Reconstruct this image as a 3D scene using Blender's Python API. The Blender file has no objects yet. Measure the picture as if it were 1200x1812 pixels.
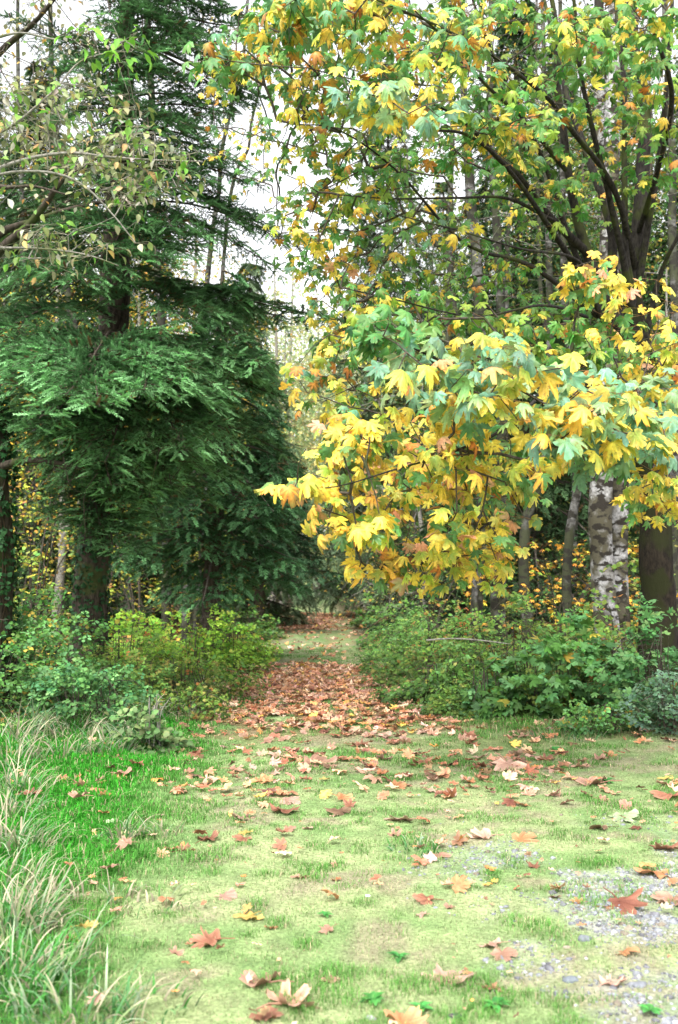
import bpy, math, numpy as np
from math import radians, pi
from mathutils import Vector

# ------------------------------------------------------------------ basics
SC = bpy.context.scene
COL = SC.collection
TILT = radians(3.96)
FPX = 1812 * 35 / 36.0
CAMH = 1.5
FW = np.array([0, math.cos(TILT), math.sin(TILT)])
UP = np.array([0, -math.sin(TILT), math.cos(TILT)])
RT = np.array([1.0, 0, 0])
CAM = np.array([0, 0, CAMH])


def R(seed):
    return np.random.default_rng(seed)


def P(px, py, d):
    """a point of the place, seen in photo direction (px,py) at depth d"""
    return CAM + d * (FW + RT * (px - 600) / FPX + UP * (906 - py) / FPX)


def vnoise(x, y, s=1.0, seed=0):
    """smooth value noise, vectorised"""
    x = np.asarray(x, float) / s + seed * 17.31
    y = np.asarray(y, float) / s + seed * 9.77
    xi, yi = np.floor(x), np.floor(y)
    fx, fy = x - xi, y - yi
    fx, fy = fx * fx * (3 - 2 * fx), fy * fy * (3 - 2 * fy)

    def h(a, b):
        v = np.sin(a * 127.1 + b * 311.7 + seed * 74.7) * 43758.5453
        return v - np.floor(v)
    return (h(xi, yi) * (1 - fx) * (1 - fy) + h(xi + 1, yi) * fx * (1 - fy)
            + h(xi, yi + 1) * (1 - fx) * fy + h(xi + 1, yi + 1) * fx * fy)


def path_x(d):
    return np.interp(np.asarray(d, float), [0, 13, 25, 46, 120, 400], [0.02, -.35, -.85, -1.25, -1.9, -6])


def sstep(a, b, x):
    t = np.clip((np.asarray(x, float) - a) / (b - a), 0, 1)
    return t * t * (3 - 2 * t)


def hgt(x, y):
    """height of the ground"""
    x = np.asarray(x, float); y = np.asarray(y, float)
    off = np.abs(x - path_x(y))
    h = 0.05 * (vnoise(x, y, 1.7, 3) - .5) * sstep(0.3, 2, off) + 0.022 * (vnoise(x, y, .45, 5) - .5) + .014 * (vnoise(x, y, .13, 6) - .5) * sstep(20, 12, y)
    h += 0.22 * sstep(2.2, 5.5, off) * sstep(8, 12, y) * vnoise(x, y, 3.0, 8)
    h -= 0.03 * np.exp(-((off - .75) / .3) ** 2) * sstep(5, 8, y)
    return h


def gpt(px, py):
    """ground point under photo direction"""
    dr = FW + RT * (px - 600) / FPX + UP * (906 - py) / FPX
    t = -CAMH / dr[2]
    p = CAM + t * dr
    return np.array([p[0], p[1], float(hgt(p[0], p[1]))])


# ------------------------------------------------------------------ mesh builder
class MB:
    def __init__(s):
        s.V = []; s.C = []; s.T = []; s.Q = []; s.n = 0

    def add(s, v, tris=None, quads=None, col=None):
        v = np.asarray(v, float).reshape(-1, 3)
        if tris is not None and len(tris): s.T.append(np.asarray(tris, int).reshape(-1, 3) + s.n)
        if quads is not None and len(quads): s.Q.append(np.asarray(quads, int).reshape(-1, 4) + s.n)
        s.V.append(v)
        if col is None: col = (1, 1, 1)
        c = np.broadcast_to(np.asarray(col, float), (len(v), 3))
        s.C.append(c); s.n += len(v)

    def build(s, name, mat, parent=None, smooth=False, origin=None):
        V = np.concatenate(s.V) if s.V else np.zeros((0, 3))
        C = np.concatenate(s.C) if s.C else np.zeros((0, 3))
        if origin is not None: V = V - np.asarray(origin)
        T = np.concatenate(s.T) if s.T else np.zeros((0, 3), int)
        Q = np.concatenate(s.Q) if s.Q else np.zeros((0, 4), int)
        me = bpy.data.meshes.new(name)
        me.vertices.add(len(V)); me.vertices.foreach_set('co', V.astype(np.float32).ravel())
        nl = T.size + Q.size
        me.loops.add(nl)
        me.loops.foreach_set('vertex_index', np.concatenate([T.ravel(), Q.ravel()]).astype(np.int32))
        npoly = len(T) + len(Q)
        me.polygons.add(npoly)
        st = np.concatenate([np.arange(len(T)) * 3, T.size + np.arange(len(Q)) * 4]).astype(np.int32)
        me.polygons.foreach_set('loop_start', st)
        if smooth: me.polygons.foreach_set('use_smooth', np.ones(npoly, bool))
        me.update(calc_edges=True)
        a = me.color_attributes.new('tint', 'FLOAT_COLOR', 'POINT')
        cc = np.ones((len(V), 4), np.float32); cc[:, :3] = C
        a.data.foreach_set('color', cc.ravel())
        me.materials.append(mat)
        o = bpy.data.objects.new(name, me)
        COL.objects.link(o)
        if parent is not None: o.parent = parent
        elif origin is not None: o.location = origin
        return o


def tag(o, label=None, cat=None, group=None, kind=None):
    if label: o['label'] = label
    if cat: o['category'] = cat
    if group: o['group'] = group
    if kind: o['kind'] = kind
    return o


def empty(name, loc, label, cat, group=None):
    o = bpy.data.objects.new(name, None); COL.objects.link(o)
    o.location = loc; o.empty_display_size = .3
    return tag(o, label, cat, group)


def copy_tree(o, loc, rz, sc, label=None, group=None):
    r = o.copy(); COL.objects.link(r); r.location = loc
    r.rotation_euler = (0, 0, rz); r.scale = (sc, sc, sc)
    if label: r['label'] = label
    if group: r['group'] = group
    for ch in list(o.children):
        c = ch.copy(); COL.objects.link(c); c.parent = r
    return r


def nrm(v):
    return v / np.maximum(np.linalg.norm(v, axis=-1, keepdims=True), 1e-9)


def tube(mb, pts, rad, sides=8, col=(1, 1, 1), lumpy=0., seed=0, cap=False):
    pts = np.asarray(pts, float); rad = np.asarray(rad, float) * np.ones(len(pts))
    t = nrm(np.gradient(pts, axis=0))
    ref = np.array([0.12, 1, .05]) if abs(t[0][1]) < .8 else np.array([1, .1, 0])
    a = nrm(np.cross(t, ref)); b = np.cross(t, a)
    an = np.arange(sides) * 2 * pi / sides
    k = np.ones((len(pts), sides))
    if lumpy:
        L = np.cumsum(np.r_[0, np.linalg.norm(np.diff(pts, axis=0), axis=1)])
        for j in range(sides):
            k[:, j] += lumpy * (vnoise(L, np.full(len(L), j * 1.3), .22, seed) - .5) * 2
            k[:, j] += lumpy * (vnoise(L, np.full(len(L), j * .5), .9, seed + 1) - .5) * 2
    V = pts[:, None] + (rad[:, None] * k)[..., None] * (np.cos(an)[None, :, None] * a[:, None] + np.sin(an)[None, :, None] * b[:, None])
    n = len(pts)
    i = np.arange(n - 1)[:, None] * sides; j = np.arange(sides)[None]
    j2 = (j + 1) % sides
    q = np.stack([i + j, i + j2, i + sides + j2, i + sides + j], -1).reshape(-1, 4)
    c = np.asarray(col, float)
    if c.ndim == 2: c = np.repeat(c, sides, axis=0)
    mb.add(V.reshape(-1, 3), None, q, c)


def segs(mb, A, B, ra, rb, sides=3, col=(1, 1, 1)):
    """many tapered twig pieces at once"""
    A = np.asarray(A, float).reshape(-1, 3); B = np.asarray(B, float).reshape(-1, 3)
    if not len(A): return
    n = len(A); ra = np.ones(n) * ra; rb = np.ones(n) * rb
    t = nrm(B - A)
    ref = np.where(np.abs(t[:, 2:3]) < .8, np.array([[0, 0, 1.]]), np.array([[1., 0, 0]]))
    a = nrm(np.cross(t, ref)); b = np.cross(t, a)
    an = np.arange(sides) * 2 * pi / sides
    ring = np.cos(an)[None, :, None] * a[:, None] + np.sin(an)[None, :, None] * b[:, None]
    V = np.concatenate([A[:, None] + ra[:, None, None] * ring, B[:, None] + rb[:, None, None] * ring], 1)
    j = np.arange(sides); j2 = (j + 1) % sides
    q = np.stack([j, j2, sides + j2, sides + j], -1)
    Q = (q[None] + (np.arange(n) * 2 * sides)[:, None, None]).reshape(-1, 4)
    c = np.asarray(col, float)
    if c.ndim == 2: c = np.repeat(c, 2 * sides, axis=0)
    mb.add(V.reshape(-1, 3), None, Q, c)


def smooth_path(pts, n):
    """Catmull-Rom through control points (any number of columns)"""
    p = np.asarray(pts, float)
    if len(p) == 2: return p[0] + (p[1] - p[0]) * np.linspace(0, 1, n)[:, None]
    e = np.vstack([2 * p[0] - p[1], p, 2 * p[-1] - p[-2]])
    u = np.linspace(0, len(p) - 1 - 1e-6, n); i = u.astype(int); f = (u - i)[:, None]
    a, b, c, d = e[i], e[i + 1], e[i + 2], e[i + 3]
    return .5 * (2 * b + (c - a) * f + (2 * a - 5 * b + 4 * c - d) * f ** 2 + (3 * b - a - 3 * c + d) * f ** 3)


# ------------------------------------------------------------------ leaf templates: (verts, tris, edge weight, rib)
def maple_outline(seed, fine=True):
    r = R(seed)
    if fine:
        # polar outline (degrees from tip, radius) of half a five-lobed bigleaf maple leaf
        half = [(0, 1.0), (6, .88), (10, .93), (15, .78), (19, .76), (25, .50), (30, .58), (35, .80), (40, .95), (46, .80), (51, .86),
                (58, .66), (66, .47), (76, .58), (84, .70), (92, .74), (100, .60), (112, .50), (130, .42), (150, .34), (170, .14)]
    else:
        half = [(0, 1.0), (14, .78), (24, .50), (40, .93), (55, .66), (66, .46), (90, .72), (120, .44), (165, .16)]
    pos = [(a, b * (1 + .05 * r.standard_normal())) for a, b in half]
    neg = [(-a, b * (1 + .05 * r.standard_normal())) for a, b in half[1:]][::-1]
    pts = neg + pos
    return np.array(pts)


def leaf_maple(seed, droop=.35, fold=.22, wav=.06, fine=True):
    r = R(seed)
    o = maple_outline(seed, fine)
    ang = np.radians(o[:, 0]); rad = o[:, 1]
    x = np.sin(ang) * rad; y = np.cos(ang) * rad
    nv = len(o)
    if fine:   # centre + mid ring + outline
        mid = .55
        X = np.r_[0, x * mid, x]; Y = np.r_[0, y * mid, y]
        e = np.r_[0, np.full(nv, .3), .55 + .45 * np.clip(rad, 0, 1)]
        i = np.arange(1, nv)
        T = [[0, k, k + 1] for k in i]
        for k in i: T += [[k, k + nv, k + nv + 1], [k, k + nv + 1, k + 1]]
        A = np.r_[0, ang, ang]; rr = np.r_[0, rad * mid, rad]
    else:
        X = np.r_[0, x]; Y = np.r_[0, y]
        e = np.r_[0, .5 + .5 * np.clip(rad, 0, 1)]
        T = [[0, k, k + 1] for k in range(1, nv)]
        A = np.r_[0, ang]; rr = np.r_[0, rad]
    # folds between lobes: ribs high, sinuses low at mid radius
    rib = np.cos(A * 360 / 43.0)
    Z = -droop * rr ** 2 + .05 * rib * rr - fold * 0.5 * np.abs(X) * (1 - .4 * rr)
    Z += wav * np.sin(A * 3 + r.random() * 6) * rr + wav * .7 * np.sin(A * 7 + r.random() * 6) * rr
    Y = Y - .12 * droop * rr ** 2
    ribv = np.where(rib > .8, 1.0, 0.0) * 1.0
    V = np.stack([X, Y, Z], 1)
    return V, np.array(T), e, ribv


def leaf_dry(seed):
    """a fallen, curled maple leaf; unit = half width, lying on z=0"""
    r = R(seed)
    V, T, e, rb = leaf_maple(seed, droop=0, fold=0, wav=0, fine=True)
    V = V.copy(); x, y = V[:, 0].copy(), V[:, 1].copy() - .25
    th = r.random() * pi
    u = x * math.cos(th) + y * math.sin(th); v = -x * math.sin(th) + y * math.cos(th)
    c1 = r.uniform(.2, 1.7); s = r.choice([1, 1, -1])
    # roll around v axis
    k = max(c1, .05)
    uu = np.sin(u * k) / k; z = s * (1 - np.cos(u * k)) / k
    z += .35 * r.uniform(-.3, 1) * v ** 2
    rr = np.hypot(x, y); an = np.arctan2(y, x)
    z += .18 * np.sin(an * 5 + r.random() * 6) * rr + .08 * np.sin(an * 9 + r.random() * 6) * rr * rr
    z += .07 * np.sin(u * 9 + r.random() * 6) * np.cos(v * 8)
    x = uu * math.cos(th) - v * math.sin(th); y = uu * math.sin(th) + v * math.cos(th)
    z -= np.percentile(z, 12)
    z *= .78
    V = np.stack([x, y, z], 1)
    return V, T, e, rb


def leaf_oval(w=.5, droop=.25, fold=.2):
    V = np.array([[0, 0, 0], [-w * .75, .3, 0], [-w * .8, .6, 0], [0, 1, 0], [w * .8, .6, 0], [w * .75, .3, 0], [0, .35, 0], [0, .65, 0]], float)
    V[:, 2] = fold * np.abs(V[:, 0]) - droop * V[:, 1] ** 2
    T = np.array([[0, 6, 1], [1, 6, 7], [1, 7, 2], [2, 7, 3], [0, 5, 6], [5, 7, 6], [5, 4, 7], [4, 3, 7]])
    e = np.array([0, .8, .9, 1, .9, .8, 0, .1]); return V, T, e, np.array([1, 0, 0, 1, 0, 0, 1, 1.])


def leaf_simple(w=.45):
    V = np.array([[0, 0, 0], [-w * .6, .45, .05], [0, 1, -.18], [w * .6, .45, .05]], float)
    return V, np.array([[0, 2, 1], [0, 3, 2]]), np.array([0, .6, 1, .6]), np.zeros(4)


def leaf_tri(seed):
    """three-leaflet bramble leaf"""
    Vs, Ts, Es, Rs = [], [], [], []; n = 0
    for a, s, off in ((0, .62, .34), (1.15, .5, .22), (-1.15, .5, .22)):
        V, T, e, rb = leaf_oval(.62, .3, .18)
        V = V * s; V[:, 1] += off
        c, sn = math.cos(a), math.sin(a)
        V = np.stack([V[:, 0] * c + V[:, 1] * sn, -V[:, 0] * sn + V[:, 1] * c, V[:, 2]], 1)
        Vs.append(V); Ts.append(T + n); Es.append(e); Rs.append(rb); n += len(V)
    return np.concatenate(Vs), np.concatenate(Ts), np.concatenate(Es), np.concatenate(Rs)


def shoot(seed, n=11, nl=.2, w=.05, bottle=.5):
    """conifer shoot, unit length along +y, needles both sides and above"""
    r = R(seed); V = []; T = []; E = []
    k = 0
    for i in range(n):
        t = (i + .5) / n
        for sd in (-1, 1, 0):
            y = t + r.uniform(-.03, .03)
            L = nl * (1 - .45 * t ** 3) * r.uniform(.8, 1.2)
            a = radians(r.uniform(38, 62))
            if sd:
                d = np.array([sd * math.sin(a), math.cos(a), r.uniform(-.15, .4)])
            else:
                d = np.array([r.uniform(-.4, .4), math.cos(a), bottle + r.uniform(0, .3)])
            b = np.array([0, y, 0]); wv = np.array([0, w / 2, 0]) if sd else np.array([w / 2, 0, 0])
            V += [b - wv, b + wv, b + d * L]; T.append([k, k + 1, k + 2]); E += [0, 0, 1]; k += 3
    V += [[-.012, 0, 0], [.012, 0, 0], [0, 1.05, 0]]; T.append([k, k + 1, k + 2]); E += [0, 0, .2]
    return np.array(V, float), np.array(T), np.array(E, float), np.zeros(len(V))


def frames(tip, nor):
    y = nrm(tip); x = nrm(np.cross(y, nor)); z = np.cross(x, y)
    return x, y, z


def scatter(mb, tmpls, pos, tip, nor, size, c1, c2=None, seed=0, asp=None):
    """place leaf templates; colours blend c1 -> c2 towards the leaf edge"""
    pos = np.asarray(pos, float)
    N = len(pos)
    if N == 0: return
    r = R(seed + 991)
    which = r.integers(0, len(tmpls), N)
    x, y, z = frames(tip, nor)
    size = np.ones(N) * size
    if c2 is None: c2 = c1
    for k, (V, T, e, rb) in enumerate(tmpls):
        m = np.where(which == k)[0]
        if not len(m): continue
        sx = np.ones(len(m)) if asp is None else asp[m]
        W = pos[m, None] + size[m, None, None] * (V[None, :, 0:1] * sx[:, None, None] * x[m, None] + V[None, :, 1:2] * y[m, None] + V[None, :, 2:3] * z[m, None])
        F = T[None] + (np.arange(len(m)) * len(V))[:, None, None]
        ee = e[None, :, None] ** 1.5
        C = c1[m, None] * (1 - ee) + c2[m, None] * ee
        C = C * (1 + .22 * rb[None, :, None])
        mb.add(W.reshape(-1, 3), F.reshape(-1, 3), None, C.reshape(-1, 3))


def rdir(r, n, zmin=-1, zmax=1):
    a = r.random(n) * 2 * pi; z = r.uniform(zmin, zmax, n); s = np.sqrt(np.maximum(0, 1 - z * z))
    return np.stack([s * np.cos(a), s * np.sin(a), z], 1)


def jitter(r, c, n, v=.18, h=.06):
    """n variations of a colour"""
    c = np.asarray(c, float)
    k = np.exp(r.standard_normal((n, 1)) * v)
    return np.clip(c * k * (1 + h * r.standard_normal((n, 3))), 0.002, 1)


def pick(r, pal, n, v=.16):
    """pal: list of (weight, c1, c2)"""
    w = np.array([p[0] for p in pal], float); w /= w.sum()
    i = r.choice(len(pal), n, p=w)
    c1 = np.array([p[1] for p in pal])[i]; c2 = np.array([p[2] for p in pal])[i]
    k = np.exp(r.standard_normal((n, 1)) * v); h = 1 + .07 * r.standard_normal((n, 3))
    return np.clip(c1 * k * h, .002, .95), np.clip(c2 * k * h, .002, .95)


# ------------------------------------------------------------------ materials
def newmat(name):
    m = bpy.data.materials.new(name); m.use_nodes = True
    nt = m.node_tree; nt.nodes.clear()
    return m, nt, nt.nodes.new


def lk(nt, a, b): nt.links.new(a, b)


def mat_leaf(name, trans=.35, rough=.45, spec=.4, nscale=40, namp=.25, objvar=0., gain=1., spots=False):
    m, nt, N = newmat(name)
    out = N('ShaderNodeOutputMaterial'); at = N('ShaderNodeAttribute'); at.attribute_name = 'tint'
    tc = N('ShaderNodeTexCoord'); no = N('ShaderNodeTexNoise'); no.inputs['Scale'].default_value = nscale
    no.inputs['Detail'].default_value = 3
    lk(nt, tc.outputs['Object'], no.inputs['Vector'])
    mr = N('ShaderNodeMapRange'); mr.inputs['From Min'].default_value = .3; mr.inputs['From Max'].default_value = .7
    mr.inputs['To Min'].default_value = (1 - namp) * gain; mr.inputs['To Max'].default_value = (1 + namp) * gain
    lk(nt, no.outputs['Fac'], mr.inputs['Value'])
    val = mr.outputs[0]
    if objvar:
        oi = N('ShaderNodeObjectInfo'); m2 = N('ShaderNodeMapRange')
        m2.inputs['To Min'].default_value = 1 - objvar; m2.inputs['To Max'].default_value = 1 + objvar
        lk(nt, oi.outputs['Random'], m2.inputs['Value'])
        mm = N('ShaderNodeMath'); mm.operation = 'MULTIPLY'; lk(nt, val, mm.inputs[0]); lk(nt, m2.outputs[0], mm.inputs[1]); val = mm.outputs[0]
    vm = N('ShaderNodeVectorMath'); vm.operation = 'SCALE'
    lk(nt, at.outputs['Color'], vm.inputs[0]); lk(nt, val, vm.inputs['Scale'])
    colour = vm.outputs[0]
    if spots:
        n5 = N('ShaderNodeTexNoise'); n5.inputs['Scale'].default_value = 38; n5.inputs['Detail'].default_value = 3
        lk(nt, tc.outputs['Object'], n5.inputs['Vector'])
        c5 = N('ShaderNodeMapRange'); c5.inputs['From Min'].default_value = .62; c5.inputs['From Max'].default_value = .68; c5.inputs['To Max'].default_value = .75
        lk(nt, n5.outputs['Fac'], c5.inputs['Value'])
        m5 = N('ShaderNodeMixRGB'); m5.inputs[2].default_value = (.24, .11, .03, 1)
        lk(nt, c5.outputs[0], m5.inputs[0]); lk(nt, colour, m5.inputs[1]); colour = m5.outputs[0]
        n6 = N('ShaderNodeTexNoise'); n6.inputs['Scale'].default_value = 9; n6.inputs['Detail'].default_value = 2
        lk(nt, tc.outputs['Object'], n6.inputs['Vector'])
        c6 = N('ShaderNodeMapRange'); c6.inputs['From Min'].default_value = .5; c6.inputs['From Max'].default_value = .68; c6.inputs['To Max'].default_value = .55
        lk(nt, n6.outputs['Fac'], c6.inputs['Value'])
        m6 = N('ShaderNodeMixRGB'); m6.inputs[2].default_value = (.26, .38, .10, 1)
        lk(nt, c6.outputs[0], m6.inputs[0]); lk(nt, colour, m6.inputs[1]); colour = m6.outputs[0]
    bs = N('ShaderNodeBsdfPrincipled'); bs.inputs['Roughness'].default_value = rough
    bs.inputs['Specular IOR Level'].default_value = spec
    tr = N('ShaderNodeBsdfTranslucent')
    lk(nt, colour, bs.inputs['Base Color']); lk(nt, colour, tr.inputs['Color'])
    mx = N('ShaderNodeMixShader'); mx.inputs[0].default_value = trans
    lk(nt, bs.outputs[0], mx.inputs[1]); lk(nt, tr.outputs[0], mx.inputs[2])
    lk(nt, mx.outputs[0], out.inputs['Surface'])
    return m


def mat_bark(name, dark, light, moss, scale=6, mossamt=.5, stretch=.25, spots=None, bump=.6):
    m, nt, N = newmat(name)
    out = N('ShaderNodeOutputMaterial'); bs = N('ShaderNodeBsdfPrincipled')
    bs.inputs['Roughness'].default_value = .9; bs.inputs['Specular IOR Level'].default_value = .2
    geo = N('ShaderNodeNewGeometry'); mp = N('ShaderNodeMapping'); mp.inputs['Scale'].default_value = (1, 1, stretch)
    lk(nt, geo.outputs['Position'], mp.inputs['Vector'])
    n1 = N('ShaderNodeTexNoise'); n1.inputs['Scale'].default_value = scale * 4; n1.inputs['Detail'].default_value = 6; n1.inputs['Roughness'].default_value = .65
    lk(nt, mp.outputs[0], n1.inputs['Vector'])
    cr = N('ShaderNodeValToRGB'); cr.color_ramp.elements[0].position = .35; cr.color_ramp.elements[1].position = .65
    cr.color_ramp.elements[0].color = (*dark, 1); cr.color_ramp.elements[1].color = (*light, 1)
    lk(nt, n1.outputs['Fac'], cr.inputs['Fac'])
    n2 = N('ShaderNodeTexNoise'); n2.inputs['Scale'].default_value = scale * .45; n2.inputs['Detail'].default_value = 5
    lk(nt, geo.outputs['Position'], n2.inputs['Vector'])
    c2 = N('ShaderNodeValToRGB'); c2.color_ramp.elements[0].position = .62 - .25 * mossamt; c2.color_ramp.elements[1].position = .72 - .25 * mossamt
    lk(nt, n2.outputs['Fac'], c2.inputs['Fac'])
    mx = N('ShaderNodeMixRGB'); mx.inputs[2].default_value = (*moss, 1)
    lk(nt, c2.outputs[0], mx.inputs[0]); lk(nt, cr.outputs[0], mx.inputs[1])
    last = mx.outputs[0]
    if spots:
        m3 = N('ShaderNodeMapping'); m3.inputs['Scale'].default_value = (1, 1, 1.8); lk(nt, geo.outputs['Position'], m3.inputs['Vector'])
        n3 = N('ShaderNodeTexNoise'); n3.inputs['Scale'].default_value = 5; n3.inputs['Detail'].default_value = 4; lk(nt, m3.outputs[0], n3.inputs['Vector'])
        c3 = N('ShaderNodeValToRGB'); c3.color_ramp.elements[0].position = .5; c3.color_ramp.elements[1].position = .56
        lk(nt, n3.outputs['Fac'], c3.inputs['Fac'])
        m4 = N('ShaderNodeMixRGB'); m4.inputs[2].default_value = (*spots, 1)
        lk(nt, c3.outputs[0], m4.inputs[0]); lk(nt, last, m4.inputs[1]); last = m4.outputs[0]
    at = N('ShaderNodeAttribute'); at.attribute_name = 'tint'
    mu = N('ShaderNodeMixRGB'); mu.blend_type = 'MULTIPLY'; mu.inputs[0].default_value = 1
    lk(nt, last, mu.inputs[1]); lk(nt, at.outputs['Color'], mu.inputs[2])
    lk(nt, mu.outputs[0], bs.inputs['Base Color'])
    bp = N('ShaderNodeBump'); bp.inputs['Strength'].default_value = bump; bp.inputs['Distance'].default_value = .03
    lk(nt, n1.outputs['Fac'], bp.inputs['Height']); lk(nt, bp.outputs[0], bs.inputs['Normal'])
    lk(nt, bs.outputs[0], out.inputs['Surface'])
    return m


def mat_ground():
    m, nt, N = newmat('earth and moss')
    out = N('ShaderNodeOutputMaterial'); bs = N('ShaderNodeBsdfPrincipled'); bs.inputs['Roughness'].default_value = .95
    bs.inputs['Specular IOR Level'].default_value = .15
    at = N('ShaderNodeAttribute'); at.attribute_name = 'tint'
    geo = N('ShaderNodeNewGeometry')
    n1 = N('ShaderNodeTexNoise'); n1.inputs['Scale'].default_value = 55; n1.inputs['Detail'].default_value = 6; n1.inputs['Roughness'].default_value = .7
    n2 = N('ShaderNodeTexNoise'); n2.inputs['Scale'].default_value = 7; n2.inputs['Detail'].default_value = 4
    lk(nt, geo.outputs['Position'], n1.inputs['Vector']); lk(nt, geo.outputs['Position'], n2.inputs['Vector'])
    a = N('ShaderNodeMapRange'); a.inputs['From Min'].default_value = .3; a.inputs['From Max'].default_value = .7; a.inputs['To Min'].default_value = .45; a.inputs['To Max'].default_value = 1.5
    b = N('ShaderNodeMapRange'); b.inputs['From Min'].default_value = .3; b.inputs['From Max'].default_value = .7; b.inputs['To Min'].default_value = .8; b.inputs['To Max'].default_value = 1.2
    lk(nt, n1.outputs['Fac'], a.inputs['Value']); lk(nt, n2.outputs['Fac'], b.inputs['Value'])
    mm = N('ShaderNodeMath'); mm.operation = 'MULTIPLY'; lk(nt, a.outputs[0], mm.inputs[0]); lk(nt, b.outputs[0], mm.inputs[1])
    vm = N('ShaderNodeVectorMath'); vm.operation = 'SCALE'; lk(nt, at.outputs['Color'], vm.inputs[0]); lk(nt, mm.outputs[0], vm.inputs['Scale'])
    lk(nt, vm.outputs[0], bs.inputs['Base Color'])
    bp = N('ShaderNodeBump'); bp.inputs['Strength'].default_value = .7; bp.inputs['Distance'].default_value = .02
    lk(nt, n1.outputs['Fac'], bp.inputs['Height']); lk(nt, bp.outputs[0], bs.inputs['Normal'])
    lk(nt, bs.outputs[0], out.inputs['Surface'])
    return m


M_GROUND = mat_ground()
M_MAPLE = mat_leaf('maple leaf', .30, .45, .35, 45, .2, spots=True)
M_LEAF = mat_leaf('broad leaf', .3, .55, .2, 20, .2)
M_FAR = mat_leaf('distant leaf', .3, .7, .08, 1.2, .35, objvar=.3, gain=.8)  # gain darkens these leaves: shade inside the wood put into their colour
M_FIR = mat_leaf('fir needle', .12, .6, .1, 3, .35)
M_GRASS = mat_leaf('grass blade', .35, .6, .1, 2.5, .12)
M_DRY = mat_leaf('dry leaf', .12, .6, .3, 38, .28, objvar=.22)
M_STONE = mat_leaf('stone', 0, .8, .3, 60, .25)
M_BARKF = mat_bark('fir bark', (.018, .014, .010), (.085, .068, .05), (.05, .06, .02), 6, .35)
M_BARKM = mat_bark('maple bark', (.012, .010, .009), (.055, .048, .042), (.055, .065, .02), 7, .35, .4)
M_BARKMB = mat_bark('mossy maple bark', (.008, .006, .005), (.032, .024, .016), (.022, .024, .008), 7, .6, .4)
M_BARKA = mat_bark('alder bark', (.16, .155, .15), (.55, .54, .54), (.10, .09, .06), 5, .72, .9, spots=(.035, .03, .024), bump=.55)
M_BARKB = mat_bark('shaded alder bark', (.04, .038, .034), (.19, .185, .175), (.05, .055, .03), 4, .9, 1.0, spots=(.03, .028, .022), bump=.4)  # darker copy of the alder bark, deep wood shade put into its colour
M_TWIG = mat_bark('grey twig', (.13, .12, .10), (.34, .32, .28), (.14, .15, .08), 9, .3, 1)
M_TWIGD = mat_bark('dark twig', (.035, .028, .022), (.12, .10, .08), (.06, .07, .03), 9, .3, 1)

# ------------------------------------------------------------------ colours (linear base colours)
GRN = (.09, .25, .06); GRN2 = (.06, .20, .045)
BLU = (.13, .27, .17)
YG = (.30, .42, .06)
YEL = (.82, .62, .09); YEL2 = (.80, .52, .07)
ORA = (.66, .28, .05); PNK = (.62, .32, .17); BRN = (.20, .09, .03)

# ------------------------------------------------------------------ ground
def g_mask(x, y):
    """grass-ness and cover fractions used by ground colour, grass and leaf litter"""
    off = x - path_x(y)
    half = np.interp(y, [0, 5, 8, 10, 12, 14, 20, 40, 60], [9, 7, 4.2, 3.0, 2.1, 1.75, 1.5, 1.4, 1.2])
    # right side opens further than left near the camera
    half_r = np.interp(y, [0, 5, 8, 10, 11.5, 13, 16, 20, 40, 60], [9, 8, 6.5, 4.8, 2.9, 2.0, 1.6, 1.4, 1.4, 1.2])
    hw = np.where(off < 0, half, half_r) + .5 * (vnoise(x, y, .8, 11) - .5)
    inside = sstep(.35, -.35, np.abs(off) - hw)
    verge = sstep(-.55, -1.6, off + .6 * (vnoise(x, y, .7, 21) - .5)) * inside   # lush long grass on the left
    gx = sstep(.35, 1.4, x - .1 * (y - 4) + .9 * (vnoise(x, y, .6, 31) - .5)) * sstep(6.8, 4.6, y) * sstep(.32, .6, vnoise(x, y, .33, 33) + .2 * (vnoise(x, y, .08, 34)-.5))
    gx *= .35 + .65 * sstep(.35, .6, vnoise(x, y, .07, 42))
    gravel = np.clip(gx, 0, 1) * (1 - verge)
    litter = np.clip(sstep(8.5, 11.5, y) * sstep(17.5, 14, y) + sstep(30, 33, y) * sstep(48, 44, y) * 1.2
                     + .45 * sstep(19, 22, y) * sstep(32, 28, y) * sstep(.2, .8, np.abs(off)), 0, 1)
    return off, inside, verge, gravel, litter


def axis(a, segs_):
    out = [a]
    for end, step in segs_:
        n = max(1, int(round((end - out[-1]) / step)))
        out += list(np.linspace(out[-1], end, n + 1)[1:])
    return np.array(out)


xs = axis(-400, [(-60, 20), (-14, 2), (-5, .2), (5, .06), (14, .2), (60, 2), (400, 20)])
ys = axis(-40, [(0, 4), (2.5, .3), (8, .06), (16, .1), (50, .4), (140, 5), (600, 40)])
gx_, gy_ = np.meshgrid(xs, ys)
gz_ = hgt(gx_, gy_)
off, inside, verge, gravel, litter = g_mask(gx_, gy_)
moss = np.array([.29, .345, .16]); moss2 = np.array([.16, .26, .09]); lush = np.array([.035, .20, .02]); grv = np.array([.34, .34, .31])
floor_ = np.array([.07, .055, .03]); leafc = np.array([.25, .13, .07])
mm_ = sstep(.25, .75, .5 * vnoise(gx_, gy_, .55, 51) + .5 * vnoise(gx_, gy_, .16, 52))[..., None]
c = moss * mm_ + moss2 * (1 - mm_)
fw_ = (.85 * sstep(.50, .70, .6 * vnoise(gx_, gy_, .42, 53) + .4 * vnoise(gx_, gy_, .1, 54)))[..., None]
c = c * (1 - fw_) + np.array([.28, .25, .16]) * fw_
c = c * (1 - verge[..., None]) + lush * verge[..., None]
c = c * (1 - gravel[..., None]) + grv * gravel[..., None]
dk = (1 - .15 * sstep(11, 20, gy_))[..., None]  # shade of the trees over the far track, put into the ground colour
c = c * dk
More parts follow.
